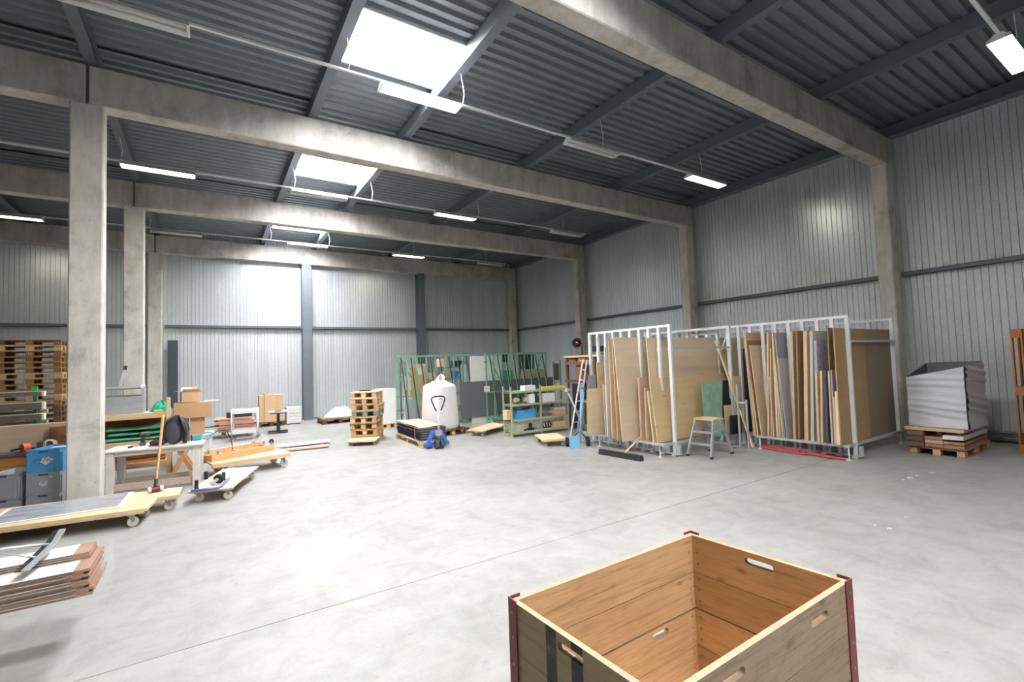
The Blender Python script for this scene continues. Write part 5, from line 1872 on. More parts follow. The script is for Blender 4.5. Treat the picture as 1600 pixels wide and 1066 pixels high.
# sheets: white pair high up, grey long sheet across both racks
ya = 13.12
P_ = GY(719, 597, 12.97)
gx0, gx1 = P_.x, GY(866, 592, 12.97).x
leaner('very long grey sheet standing across the two green racks', 'panel_grey', 6.40, 9.98, 12.955, .21, 1.30, .012, .03, 'grey_sheet')
leaner('dark grey short sheet at the right end of the long grey sheet', 'dark_grey', GY(852, 600, 13.0).x, GY(865, 600, 13.0).x, 12.995, .0, 1.29, .01, .03, 'grey_sheet')
leaner('tall white marbled sheet between the two green racks', 'marble', GY(733, 560, 13.08).x, GY(783, 560, 13.08).x, 13.0, .0, 2.09, .015, .03, 'white_sheet') if plain('marble', (232, 231, 226), .35, 0, .06, 2.0) else None
leaner('narrow white sheet left of the tall marbled sheet', 'film', GY(724, 570, 13.5).x, GY(732, 570, 13.5).x, 13.64, .0, GY(727, 569, 13.6).z, .015, .03, 'white_sheet')
leaner('light grey sheet behind the middle of the right green rack', 'stone_light', GY(783, 570, 13.12).x, GY(811, 570, 13.12).x, 13.1, .0, GY(797, 566, 13.12).z, .015, .03, 'grey_sheet') if plain('stone_light', (196, 196, 194), .4, 0, .04) else None
leaner('teal framed glass pane in the right green rack', 'teal_glass', GY(784, 580, 13.07).x, GY(800, 580, 13.07).x, 13.015, .0, GY(790, 579, 13.07).z, .01, .03, 'framed_glass') if plain('teal_glass', (96, 150, 146), .2, 0, .1) else None
leaner('black sheet high up behind the right green rack', 'black_plastic', GY(783, 560, 13.2).x, GY(793, 560, 13.2).x, 13.18, .0, GY(790, 554, 13.2).z, .01, .02, 'black_sheet')
leaner('wide black sheet behind the right half of the right green rack', 'black_plastic', GY(812, 560, 13.2).x, GY(834, 560, 13.2).x, 13.16, .0, GY(820, 554, 13.2).z, .01, .02, 'black_sheet')
leaner('brown cardboard sheet at the right end of the right green rack', 'cardboard', GY(815, 580, 13.08).x, GY(854, 580, 13.08).x, 13.12, .0, GY(830, 577, 13.08).z, .015, .02, 'cardboard_sheet')
tag(MB().cbox((GY(852, 600, 12.6).x, 12.72, 1.32), (.3, .1, .12)).build('green_box', 'green_box'), 'small green box on the long grey sheet edge', 'box') if False else None
# things inside the left rack
leaner('brown carton sheet with a white label in the left green rack', 'cardboard', GY(643, 575, 13.7).x, GY(667, 575, 13.7).x, 13.68, .0, GY(655, 569, 13.7).z, .06, .0, 'flat_carton', 'box')
a = GY(656, 578, 13.67)
tag(MB().box(a.x - .1, 13.672, a.z - .14, a.x + .1, 13.6785, a.z + .06).build('delivery_note', 'label_white'), 'white delivery note on the brown flat carton in the left rack', 'label')
leaner('pale strip of board at the left of the left green rack', 'film', GY(631, 600, 13.6).x, GY(635, 600, 13.6).x, 13.64, .0, GY(633, 588, 13.6).z, .02, .0, 'narrow_board', 'board')
leaner('pinkish board beside the brown flat carton', 'wrap_light', GY(637, 600, 13.6).x, GY(642, 600, 13.6).x, 13.64, .0, GY(640, 570, 13.6).z, .02, .0, 'narrow_board', 'board')
leaner('grey low sheet standing in the left green rack', 'crate_grey', GY(641, 630, 13.22).x, GY(661, 630, 13.22).x, 13.62, .0, GY(650, 624, 13.6).z, .01, .0, 'grey_sheet')
sr = thing('store_shelf', 'grey steel shelf with small goods seen through the left green rack', 'shelf', (6.2, 14.6, 0), world=True)
for x in (5.2, 7.35):
    for y in (14.4, 14.85):
        MB().box(x - .02, y - .02, 0, x + .02, y + .02, 2.0).build('post', 'zinc', sr)
for z in (.3, .85, 1.35, 1.75):
    MB().box(5.181, 14.381, z, 7.369, 14.869, z + .03).build('shelf_board', 'zinc', sr)
sx = 5.3
for k, (w, h, z, mt, lb) in enumerate(((.28, .2, .88, 'red_paint', 'red box'), (.3, .25, .88, 'cardboard', 'brown box'), (.25, .16, .88, 'red_dark', 'dark red box'), (.3, .2, 1.38, 'label_white', 'white box'), (.3, .22, 1.38, 'cardboard_light', 'pale carton'),
                                       (.3, .24, 1.38, 'cardboard', 'brown carton'), (.32, .26, 1.38, 'blue_paint', 'blue box'), (.3, .2, 1.78, 'black_plastic', 'black case'), (.25, .28, 1.78, 'cardboard_light', 'pale upright carton'))):
    x = {0: 5.3, 1: 5.7, 2: 6.1, 3: 5.35, 4: 6.0, 5: 6.45, 6: 6.95, 7: 6.95, 8: 6.4}[k]
    tag(MB().box(x, 14.42, z + .0005, x + w, 14.75, z + h).build('small_box', mt, None, bevel=.004), lb + ' on the grey steel shelf behind the left green rack', 'box', 'boxes on the shelf behind the green rack')

# dolly in front of the right rack
a, b, c_, d_ = GZ(731, 672, .15), GZ(755, 673.5, .15), GZ(791, 663.5, .15), GZ(769, 660, .15)
qd = [a, b, c_, d_]
dolly('wooden dolly in front of the right green rack', qd, .15, .024, 'ply', [(p[0], p[1], .3) for p in inset(qd, .1, .08)], .045)

# ================================================================== OLIVE SHELVING
plain('olive_steel', (170, 178, 140), .5, .1, .05)
sv = thing('shelving', 'olive green steel shelving with four levels of odds and ends', 'shelf', (7.1, 9.95, 0), world=True)
SX, SYF, SYB = (6.21, 7.10, 7.99), 9.77, 10.14
for x in SX:
    for y in (SYF, SYB):
        b_ = MB().bar((x, y, .006), (x, y, 1.25), .04, .004, (0, 1, 0)).bar((x - .018, y + (.018 if y == SYF else -.018), .006), (x - .018, y + (.018 if y == SYF else -.018), 1.25), .004, .036, (0, 1, 0))
        b_.build('post', 'olive_steel', sv)
        MB().box(x - .03, y - .03, 0, x + .03, y + .03, .006).build('foot', 'olive_steel', sv)
SZ = (.125, .425, .80, 1.12)
for xa, xb in ((SX[0], SX[1]), (SX[1], SX[2])):
    for z in SZ:
        MB().box(xa + .022, SYF + .004, z - .045, xb - .022, SYB - .004, z - .035).box(xa + .022, SYF + .004, z - .035, xb - .022, SYF + .008, z).box(xa + .022, SYB - .008, z - .035, xb - .022, SYB - .004, z).box(xa + .022, SYF + .008, z - .008, xb - .022, SYB - .008, z).build('shelf_board', 'olive_steel', sv)
SF = SYF + .03


def onshelf(u0, u1, vtop, z, y0=SF, dy=.22):
    """x range and top height for a thing standing on the shelf at height z"""
    cap = min([q for q in SZ if q > z + .1] + [9]) - .05
    return GY(u0, vtop, y0).x, GY(u1, vtop, y0).x, min(cap, max(z + .02, GY((u0 + u1) / 2, vtop, y0).z))


def shelf_box(name, label, cat, mat, u0, u1, vt, z, y0=SF, dy=.22, bevel=.005, group=None):
    x0, x1, z1 = onshelf(u0, u1, vt, z, y0)
    return tag(MB().box(x0, y0, z + .0005, x1, y0 + dy, z1).build(name, mat, None, bevel=bevel), label, cat, group)


shelf_box('white_tray', 'white plastic tray on the top of the olive shelving', 'tray', 'board_white', 820, 836.5, 602.5, SZ[3])
shelf_box('yellow_rail', 'long yellow ochre rail with pegs on top of the olive shelving', 'rail', 'yellow', 847, 884, 603, SZ[3], SF, .1)
x0, x1, z1 = onshelf(804, 822, 615, SZ[2])
for k, (u, mt, lb) in enumerate(((803, 'tooth_white', 'cream drum on the third olive shelf, left end'), (809, 'black_plastic', 'black round machine on the third olive shelf'), (817, 'tooth_white', 'cream round tin on the third olive shelf'))):
    p = GY(u + 3, 625, SF + .1)
    r = .055
    o = thing('round_tin', lb, 'tin', (p.x, SF + .1, SZ[2]), world=True)
    zc = SZ[2] + .0405 + .06
    MB().cyl((p.x - .03, SF + .1, zc), (p.x + .035, SF + .12, zc), .06, n=18).build('drum', mt, o)
    MB().cyl((p.x - .036, SF + .098, zc), (p.x - .0305, SF + .0995, zc), .04, n=16).build('disc', 'label_white' if k == 1 else 'wrap_light', o)
    MB().cbox((p.x, SF + .11, SZ[2] + .0405 / 2 + .0003), (.05, .1, .04)).build('cradle', 'dark_grey', o)
shelf_box('red_board', 'flat reddish board on the third olive shelf', 'board', 'red_dark', 803, 832, 632, SZ[2], SF - .01, .06, .0) if False else None
shelf_box('white_carton', 'long white carton on the third olive shelf, right half', 'box', 'film', 847, 867, 614.5, SZ[2])
shelf_box('dark_tool_bag', 'flat black bag in front of the long white carton', 'bag', 'black_cloth', 836.5, 842, 619, SZ[2])
shelf_box('small_white_box', 'small white box left of the middle shelving post, third shelf', 'box', 'label_white', 827, 835.5, 616, SZ[2])
# second level
x0, x1, z1 = onshelf(808, 838, 640, SZ[1])
bc = euro_crate('bright blue crate on the second olive shelf', ((x0 + x1) / 2, SF + .16, SZ[1] + .0005), 0, x1 - x0, .28, .22, 'crate_blue')
tag(MB().tube([((x0 + x1) / 2 - .02, SF + .12, SZ[1] + .215), ((x0 + x1) / 2 + .15, SF + .13, SZ[1] + .25)], .035, 10).build('red_roll', 'red_dark'), 'dark red roll lying in the bright blue crate', 'roll')
tag(MB().cbox(((x0 + x1) / 2 - .1, SF + .14, SZ[1] + .175), (.14, .1, .11)).build('tool_heap', 'black_cloth', None, bevel=.02), 'black cloth bundle in the bright blue crate', 'bundle')
shelf_box('printed_box', 'beige carton left of the bright blue crate', 'box', 'cardboard_light', 792, 799, 641.5, SZ[1], SF + .08, .2)
shelf_box('grey_case', 'big dull grey case on the second olive shelf behind', 'case', 'stone_grey', 847.5, 861, 627, SZ[1], SF + .21, .1) if plain('stone_grey', (150, 152, 148), .6) else None
shelf_box('bubble_wrap', 'folded grey bubble wrap on a brown carton, second olive shelf', 'wrap', 'film_grey', 866, 884, 636, onshelf(864, 884, 642, SZ[1])[2], SF, .2, .02) if plain('film_grey', (176, 176, 172), .5, 0, .2, 30) else None
shelf_box('flat_carton', 'low brown carton under the bubble wrap, second olive shelf', 'box', 'orange_wood', 864, 884, 642, SZ[1])
shelf_box('grey_tray', 'low grey tray right of the middle post, second olive shelf', 'tray', 'zinc', 849, 862, 646, SZ[1], SF, .18)
# bottom level
shelf_box('paper_box', 'white paper box on the lowest olive shelf', 'box', 'tooth_white', 807, 820, 657, SZ[0], SF + .1, .15)
bt = thing('black_machine', 'black bracket machine on the lowest olive shelf', 'machine', (6.55, SF + .1, SZ[0]), world=True)
p = GY(829, 668, SF + .05)
MB().box(p.x - .07, SF, SZ[0] + .0005, p.x + .08, SF + .1, SZ[0] + .06).build('base', 'black_plastic', bt, bevel=.006)
MB().box(p.x - .04, SF + .01, SZ[0] + .06, p.x + .03, SF + .08, SZ[0] + .17).build('column', 'black_plastic', bt, bevel=.006)
MB().bar((p.x - .06, SF + .03, SZ[0] + .03), (p.x - .2, SF + .04, SZ[0] + .02), .03, .03).build('arm', 'black_rubber', bt)
rl = thing('cable_reel', 'black and white cable coils on the lowest olive shelf', 'cable', (7.3, SF + .1, SZ[0]), world=True)
for k, u in enumerate((850.5, 854.5, 858.5)):
    p = GY(u, 665, SF + .06)
    MB().tube([(p.x + .05 * math.cos(t * math.pi / 8), SF + .06 + .02 * math.sin(t * math.pi / 8), SZ[0] + .085 + .07 * math.sin(t * math.pi / 8)) for t in range(17)], .014, 8).build('coil', 'black_rubber', rl, smooth=True)
shelf_box('brown_carton', 'brown carton at the right of the lowest olive shelf', 'box', 'orange_wood', 865, 883, 658, SZ[0])

# dolly right of the shelving
a, b = GZ(848, 688.5, .15), GZ(886, 686, .15)
qd = rect(a, b, .78)
dolly('wooden dolly between the olive shelving and the blue hand truck', qd, .17, .035, 'ply', [(p[0], p[1], .3) for p in inset(qd, .08, .08)], .04)

# ================================================================== LADDER, HAND TRUCK, WOOD RACK WITH RED LAMP
ht = thing('hand_truck', 'light blue hand truck standing by the left end of the front board rack', 'hand truck', (6.5, 7.75, 0), world=True)
ha, hb = V3((6.30, 7.72, 0)), V3((6.50, 7.60, 0))
hd = (hb - ha).normalized()
hn = V3((-hd.y, hd.x, 0))
if hn.y < 0:
    hn = -hn
# toe plate tipped up against the frame, as in the photo
MB().hexa([ha, hb, hb + hn * .02, ha + hn * .02], [ha + hn * .05 + V3((0, 0, .25)) + hd * .02, hb + hn * .05 + V3((0, 0, .25)) - hd * .0, hb + hn * .065 + V3((0, 0, .25)), ha + hn * .065 + V3((0, 0, .25)) + hd * .02]).build('toe_plate', 'sky_blue', ht, bevel=.004)
pa, pb = hb + hn * .06 + V3((0, 0, .08)), GY(909, 612, 7.80)
pa2, pb2 = ha + hn * .5 + hd * .32 + V3((0, 0, .10)), GY(912, 612, 8.02)
MB().tube([pa, pb], .022, 10).build('frame_tube', 'sky_blue', ht, smooth=True)
MB().tube([pa2, pb2], .018, 10).build('frame_tube', 'sky_blue', ht, smooth=True)
MB().tube([pb, pb + V3((.02, .05, .07)), pb2 + V3((0, -.04, .07)), pb2], .02, 8).build('handle', 'sky_blue', ht, smooth=True)
for k in (.15, .45, .75):
    MB().tube([pa.lerp(pb, k), pa2.lerp(pb2, k)], .012, 8).build('cross_bar', 'sky_blue', ht)
w1, w2 = V3((6.42, 7.93, .1)), V3((6.80, 7.70, .1))
wd = (w2 - w1).normalized()
MB().cyl(w1, w2, .012, n=8).build('axle', 'zinc', ht)
for w in (w1, w2):
    MB().cyl(w - wd * .03, w + wd * .03, .10, n=20).cyl(w - wd * .033, w + wd * .033, .05, n=14).build('wheel', 'black_rubber', ht)
    MB().tube([w, pa.lerp(pb, .25)], .012, 8).build('axle_strut', 'dark_grey', ht)

ld = thing('ladder', 'paint spattered aluminium ladder leaning behind the blue hand truck', 'ladder', (6.9, 8.3, 0), world=True)
la0, la1 = V3((6.62, 7.95, .0)), GX(915, 535, 7.22)
ls = V3((.20, .16, 0))
f0, f1 = GZ(891, 684, 0), GX(912.5, 537, 7.1)
f0 = V3((6.62, 8.05, 0))
s1 = GY(906, 540, 8.3)
top_a, top_b = GX(911, 562, 7.15), GX(917, 562, 7.15)
bot_a, bot_b = V3((6.62, 8.12, 0)), V3((6.92, 8.24, 0))
s_ = NT('spattered_alu')
v_ = s_.coords((1, 1, 1), False)
c_ = s_.ramp(s_.noise(v_, 26, 4, 0.7), [(0.36, C(140, 90, 90)), (0.42, C(200, 204, 212)), (0.68, C(206, 210, 216)), (0.74, C(110, 120, 170))])
s_.l(c_, s_.b.inputs['Base Color'])
s_.b.inputs['Roughness'].default_value = .45
MB().bar(bot_a, top_a, .035, .07, (1, 1, 0)).build('stile', 'spattered_alu', ld)
MB().bar(bot_b, top_b, .035, .07, (1, 1, 0)).build('stile', 'spattered_alu', ld)
for k in range(1, 8):
    t = k / 8
    MB().tube([bot_a.lerp(top_a, t), bot_b.lerp(top_b, t)], .016, 8).build('rung', 'alu', ld)

wr_ = thing('timber_shelf', 'timber shelf rack with the red lamp, in the corner behind the front board rack', 'shelf', (8.6, 9.7, 0), world=True)
wx0, wx1, wy0, wy1 = 8.45, 9.15, 9.15, 10.38
for x in (wx0, wx1 - .07):
    for y in (wy0, wy1 - .07):
        MB().box(x, y, 0, x + .07, y + .07, 1.92).build('post', 'dark_pallet_x', wr_)
for z in (1.98, 1.80, 1.3, .7):
    if z > 1.9:
        MB().box(wx0 - .03, wy0 - .1, z - .055, wx1, wy1 + .03, z).build('top_shelf', 'ply_y', wr_)
    else:
        MB().box(wx0 + .005, wy0 + .075, z - .03, wx1 - .005, wy1 - .075, z).build('shelf_board', 'ply_y', wr_)
        MB().box(wx0 - .025, wy0, z - .07, wx0 - .001, wy1, z + .01).build('front_rail', 'dark_pallet_x', wr_)
# red lamp
rl_ = thing('heat_lamp', 'round red lamp head on a short stand on top of the timber shelf', 'lamp', (8.7, 9.9, 1.981), world=True)
lc_ = GX(902, 536.5, 8.62)
ld_ = V3((-.72, -.66, -.05)).normalized()
MB().cyl((lc_.x + .2, lc_.y + .05, 1.981), (lc_.x + .2, lc_.y + .05, 2.0), .12, n=18).build('foot', 'black_plastic', rl_)
MB().tube([(lc_.x + .2, lc_.y + .05, 2.0), (lc_.x + .2, lc_.y + .05, lc_.z - .02), lc_ - ld_ * .14], .018, 8).build('stand', 'black_plastic', rl_)
mb = MB()
pr = [(.0, .17), (.05, .16), (.125, .07), (.155, .0), (.148, .0), (.115, .06), (.0, .13)]
axu = ld_.cross(V3((0, 0, 1))).normalized()
axv = axu.cross(ld_)
nn = 24
vs = []
for r_, z_ in pr:
    for k in range(nn):
        t = 2 * math.pi * k / nn
        vs.append(lc_ - ld_ * z_ + axu * r_ * math.cos(t) + axv * r_ * math.sin(t))
fs = [(i * nn + k, i * nn + (k + 1) % nn, (i + 1) * nn + (k + 1) % nn, (i + 1) * nn + k) for i in range(len(pr) - 1) for k in range(nn)]
mb.add(vs, fs).build('reflector', 'dark_grey', rl_, smooth=True)
mb = blob(MB(), lc_ - ld_ * .05, .07, .07, .07, 16, 10)
mb.build('bulb', 'red_glass', rl_, smooth=True) if plain('red_glass', (112, 26, 26), .2) else None
MB().tube([lc_ - ld_ * .155, lc_ - ld_ * .24], .03, 12).build('neck', 'dark_grey', rl_)
# odds and ends on that rack
def rackbox(name, lb, cat, mat, y0, y1, z, h, x0=8.5, dx=.3):
    return tag(MB().box(x0, y0, z + .0005, x0 + dx, y1, z + h).build(name, mat, None, bevel=.005), lb, cat)


rackbox('black_sack', 'black sack lying on the timber shelf right of the red lamp', 'sack', 'black_cloth', 9.1, 9.45, 1.981, .22)
rackbox('green_box', 'green box with pale lid on the timber shelf top', 'box', 'green_paint', 8.985 + .1, 8.985 + .11, 1.981, .1) if False else None
rackbox('brown_case', 'brown case under the top board of the timber shelf', 'case', 'cardboard_brown', 10.0, 10.28, 1.8005, .12)
rackbox('tan_carton', 'tan carton under the top board of the timber shelf', 'box', 'cardboard', 9.62, 9.9, 1.8005, .11)
rackbox('plank_bundle', 'upright brown plank bundle in the timber shelf', 'bundle', 'cardboard_brown', 9.75, 9.98, 1.3, .42)
rackbox('black_board', 'tall black board leaning at the front of the timber shelf', 'board', 'black_plastic', 9.70, 9.95, 0, 1.22, 8.30, .05)
# grey steel stand left of it
gs = thing('steel_stand', 'grey steel stand with black plate left of the timber shelf', 'stand', (8.5, 10.62, 0), world=True)
for y in (10.55, 10.85):
    MB().box(8.36, y - .02, 0, 8.40, y + .02, 1.86).build('upright', 'zinc', gs)
for z in (.05, 1.22, 1.83):
    MB().box(8.362, 10.571, z, 8.398, 10.829, z + .04).build('cross_bar', 'zinc', gs)
MB().box(8.365, 10.575, 1.3, 8.395, 10.825, 1.78).build('plate', 'black_rubber', gs)
MB().box(8.2, 10.50, 0, 8.6, 10.90, .01).build('foot_plate', 'zinc', gs)
# crutch-like white support
cr = thing('sheet_clamp', 'pale grey sheet clamp bar standing between the shelving and the ladder', 'clamp', (8.1, 9.5, 0), world=True)
a, b = GY(887, 612, 9.4), V3((8.22, 9.4, 0))
MB().tube([b, (a.x, 9.4, a.z)], .028, 10).build('bar', 'stone_light', cr, smooth=True)
MB().box(a.x - .05, 9.36, a.z + .001, a.x + .07, 9.44, a.z + .08).build('clamp_head', 'stone_light', cr)
MB().cyl((b.x, 9.4, 0), (b.x, 9.4, .02), .06, n=14).build('foot', 'dark_grey', cr)

# ================================================================== WHITE BOARD RACKS
plain('rack_white', (226, 228, 230), .45, 0.05, .04)
plain('rack_grey', (190, 194, 198), .45, .1, .05)
ZD = .255


def board_rack(label, xf, xb, ys, y_rear, feet, ycut=99):
    o = thing('board_rack', label, 'rack', ((xf + xb) / 2, (ys[0] + ys[-1]) / 2, 0), world=True)
    zt = 2.43
    for xx, yy, par in ((xf, ys, 'front'), (xb, y_rear, 'rear')):
        MB().bar((xx, yy[0] + .03, zt), (xx, yy[-1] - .03, zt), .05, .05).build('top_rail', 'rack_white', o)
        for y in yy:
            u = MB().box(xx - .025, y - .03, .03, xx + .025, y + .03, zt - .026).build('upright', 'rack_white', o)
            MB().box(xx - .032, y - .036, 1.94, xx + .032, y + .036, 2.02).build('sleeve', 'rack_white', u)
            MB().box(xx - .06, y - .045, 0, xx + .06, y + .045, .029).build('foot_plate', 'rack_white', o)
        MB().box(xx - .02, yy[-1] + .031, .05, xx + .02, yy[0] - .031, .10).build('base_rail', 'rack_grey', o) if False else None
    # deck bars running front to back, deck rails, stub legs
    x0 = xf - .36
    for y in ys:
        for d in ((-.085,) if y < ycut else ()):
            MB().box(xf - .03, y + d - .025, .03, xf + .03, y + d + .025, .205).build('stub_leg', 'rack_grey', o)
    ya, yb = ys[-1], ys[0]
    MB().box(x0, ya - .05, .215, x0 + .05, min(ycut, yb + .05), ZD - .001).build('deck_rail', 'rack_grey', o)
    MB().box(xf - .06, ya - .1, .0295, xf + .06, min(ycut, yb + .05), .045).build('floor_rail', 'rack_grey', o)
    k = 0
    yy = ya
    while yy < yb + .01:
        MB().box((x0 + .051) if yy < ycut else (xf + .03), yy - .02, .207, xb + .03, yy + .02, ZD - .001).build('deck_bar', 'rack_grey', o)
        yy += (yb - ya) / (len(ys) - 1)
    for y in feet:
        MB().cyl((x0 + .025, y, .012), (x0 + .025, y, .2145), .012, n=10).cyl((x0 + .025, y, 0), (x0 + .025, y, .012), .04, n=14).build('screw_foot', 'rack_white', o)
    for y in (ya, yb):
        MB().bar((xf + .033, y, 2.0), (xb - .033, y, 2.0), .035, .04).build('end_bar', 'rack_grey', o)
    return o


def ysof(us, line, x):
    (u0, v0), (u1, v1) = line
    return [GX(u, v0 + (v1 - v0) * (u - u0) / (u1 - u0), x).y for u in us]


XFA, XFB = 7.28, 9.30
ysA = ysof([921, 933.5, 945.5, 957.5, 970.5, 984, 998.5, 1013, 1028.5, 1045.5], ((921, 521), (1044, 509)), XFA)
boardA = board_rack('white steel board rack standing in front, with the big beige board', XFA, XFA + 1.88, sorted(ysA, reverse=True), [sorted(ysA, reverse=True)[0], sorted(ysA)[0]], [7.5, 6.7, 5.9])
ysB = ysof([1008, 1020, 1033, 1046, 1059.5, 1074, 1088.5, 1103.7, 1119.6, 1136.8, 1153.6, 1171.6, 1191, 1210.4, 1231.5, 1253, 1276, 1299, 1325.5], ((1006, 522.5), (1325, 495)), XFB)
ysBr = ysof([1082, 1110, 1138, 1166, 1195, 1225, 1256, 1289, 1322, 1356, 1392], ((1080, 523.5), (1393, 499)), 11.3)
ysB = sorted(ysB, reverse=True)
ysB[-1] = 3.69
boardB = board_rack('long white steel board rack along the right wall, holding many boards', XFB, 11.3, ysB, sorted(ysBr, reverse=True), [3.66, 5.17], 5.22)


def board(label, ft, fb, ur, mat, t=.018, name='board', group=None, ztop=None, z0=ZD, xf=None, ut=None, cat='board'):
    """upright board running into the rack: ft / fb front edge top and bottom in the photo, ur the right end of its top edge;
    the foot of the board stands on the rack deck, its front edge leans in the slot"""
    B = GZ(fb[0], fb[1], z0)
    if xf is not None:
        B = GX(fb[0], fb[1], xf)
        B.z = z0
    T = GX(ft[0], ft[1], B.x)
    x1 = GY(ur, ft[1], T.y).x if ut is None else B.x + ut
    lo, hi = min(B.y, T.y), max(B.y, T.y) + t
    if hi - lo < .19:
        # slide the board into the gap between two uprights when it would cut one
        for u in RACK_YS:
            if lo < u + .031 and hi > u - .031:
                up_, dn = u + .032 - lo, u - .032 - hi
                dd = up_ if abs(up_) < abs(dn) else dn
                if u == min(RACK_YS):
                    dd = up_
                if abs(dd) < (.075 if u == min(RACK_YS) else .04):
                    B.y += dd
                    T.y += dd
                break
    mb = MB().hexa([(B.x, B.y, z0), (x1, B.y, z0), (x1, B.y + t, z0), (B.x, B.y + t, z0)], [(B.x, T.y, T.z), (x1, T.y, T.z), (x1, T.y + t, T.z), (B.x, T.y + t, T.z)])
    return tag(mb.build(name, mat), label, cat, group)


for nm, rgb, dk in (('mdf_beige', (216, 196, 168), .93), ('osb', (208, 180, 144), .8), ('mdf_brown', (160, 120, 82), .88), ('mdf_olive', (168, 140, 100), .93), ('beech', (210, 182, 148), .85), ('chip_pink', (198, 168, 142), .82), ('walnut', (138, 112, 84), .85)):
    wood(nm, rgb, 'x', dk, .04, .6, .8 if nm != 'osb' else .4)
wood('oak_face', (216, 186, 144), 'x', .84, .03, .6, .5, knots=.5)
plain('film_lilac', (172, 164, 178), .35, 0, .1, 9)
plain('green_film', (140, 182, 158), .35, 0, .2, 7)
plain('navy', (50, 62, 92), .5)
plain('grey_laminate', (146, 150, 156), .45, 0, .04)
plain('grey_laminate_light', (188, 184, 178), .45, 0, .04)
plain('cream_wood', (232, 214, 168), .6, 0, .05, 6)
plain('black_laminate', (34, 32, 36), .4, 0, .1)

# --- rack A
RACK_YS = ysA
board('big upright beige board at the front of the front rack', (958.5, 527.5), (973.4, 690.6), 1009.5, 'mdf_beige', .02, 'beige_board', z0=ZD)
board('small pale plywood board at the left end of the front rack', (917.5, 608), (918.5, 681), 942.5, 'ply_pale', .016)
board('slim orange edged board just left of the small pale plywood board', (915.5, 609.5), (916.5, 681.2), 917.5, 'beech', .012, ut=.25)
board('grey laminate board above the small pale plywood board', (919.5, 587), (922, 678), 931, 'grey_laminate', .012)
board('brown board standing above the small pale plywood board', (932.5, 566.5), (938, 678), 943.5, 'osb', .018)
board('tall board wrapped in white film with a dark blue label', (945.5, 543), (950.5, 683), 953.5, 'film', .02, 'wrapped_panel_board')
a = board('dark blue label board at the foot of the white film wrapped board', (948.5, 587), (949.2, 598), 954, 'navy', .004, 'blue_label', xf=7.03, z0=GX(949, 598, 7.03).z)
board('tall pinkish board, left one of the narrow pair beside the big beige board', (951, 531), (957, 686), 957.5, 'beech', .02, group='tall narrow boards beside the beige board')
board('tall brown board, right one of the narrow pair beside the big beige board', (956.5, 530), (965.5, 688), 958, 'osb', .018, group='tall narrow boards beside the beige board', ut=.5)
for k, (ft, fb, mt, lb) in enumerate((((941, 601), (945.5, 681), 'ply_pale', 'first'), ((946, 598), (949.5, 682), 'chip_pink', 'second'), ((953.5, 616), (957.5, 684.5), 'beech', 'third'))):
    board('low narrow offcut left of the big beige board, %s from the left' % lb, ft, fb, ft[0] + 6, mt, .02, 'offcut', 'low offcuts left of the beige board', ut=.35)
a = GX(961, 619, 7.0)
tag(MB().cbox((a.x + .05, a.y + .02, a.z), (.3, .16, .07)).build('short_offcut', 'ply_pale'), 'short pale offcut wedged across the low boards left of the beige board', 'offcut')
board('dark knotty board in the middle of the front rack', (998.5, 590.5), (1003, 689), 1010, 'chip_pink', .04)
board('narrow brown offcut in the middle of the front rack', (1008, 606.7), (1011, 690), 1013, 'osb', .03, 'offcut', ut=.25)
board('pale plank in front of the big oak board', (1012.5, 612), (1022, 691.6), 1017, 'ply_pale', .03, 'plank', ut=.3)
board('big oak grained board in the front rack', (1014.7, 591.7), (1028.3, 692.5), 1141, 'oak_face', .02, 'oak_board')
bx = board('wide tall brown board behind the oak grained board', (1012, 528), (1026, 690), 1167, 'mdf_beige', .02, 'tall_board')
# green sheet hanging on the oak board
Bg = GZ(1103, 682, ZD)
a, b, c_, d_ = GY(1096.5, 597, 5.74), GY(1129, 594.5, 5.74), GY(1128, 676, 5.66), GY(1102.5, 678, 5.66)
mb = MB().hexa([(d_.x, 5.66, ZD), (c_.x, 5.66, ZD), (c_.x, 5.672, ZD), (d_.x, 5.672, ZD)], [(a.x, 5.74, a.z), (b.x, 5.74, b.z), (b.x, 5.752, b.z), (a.x, 5.752, a.z)])
tag(mb.build('green_sheet', 'green_film'), 'translucent green plastic sheet standing behind the step ladder', 'sheet')
# --- between the racks
bk = [((1127.5, 594.5), (1133, 676), 1139.5, 'black_laminate', 'tall black board right of the green sheet'), ((1128.7, 624), (1134, 677.5), 1141.5, 'black_laminate', 'low black board right of the green sheet'),
      ((1131.2, 634), (1135, 678), 1142.5, 'ply_pale', 'short pale board in front of the black boards'), ((1140.3, 650), (1141.5, 679.5), 1158.5, 'black_laminate', 'square black board behind the leaning pole'),
      ((1145.5, 588), (1151, 676), 1158, 'ply', 'brown striped board behind the leaning pole')]
for ft, fb, ur, mt, lb in bk:
    board(lb, ft, fb, ur, mt, .012)
board('thin black strip right of the leaning pole', (1161, 545), (1167, 676), 1168, 'black_laminate', .012, ut=.35)  # thin black upright filling the slot beside the pinkish board edge
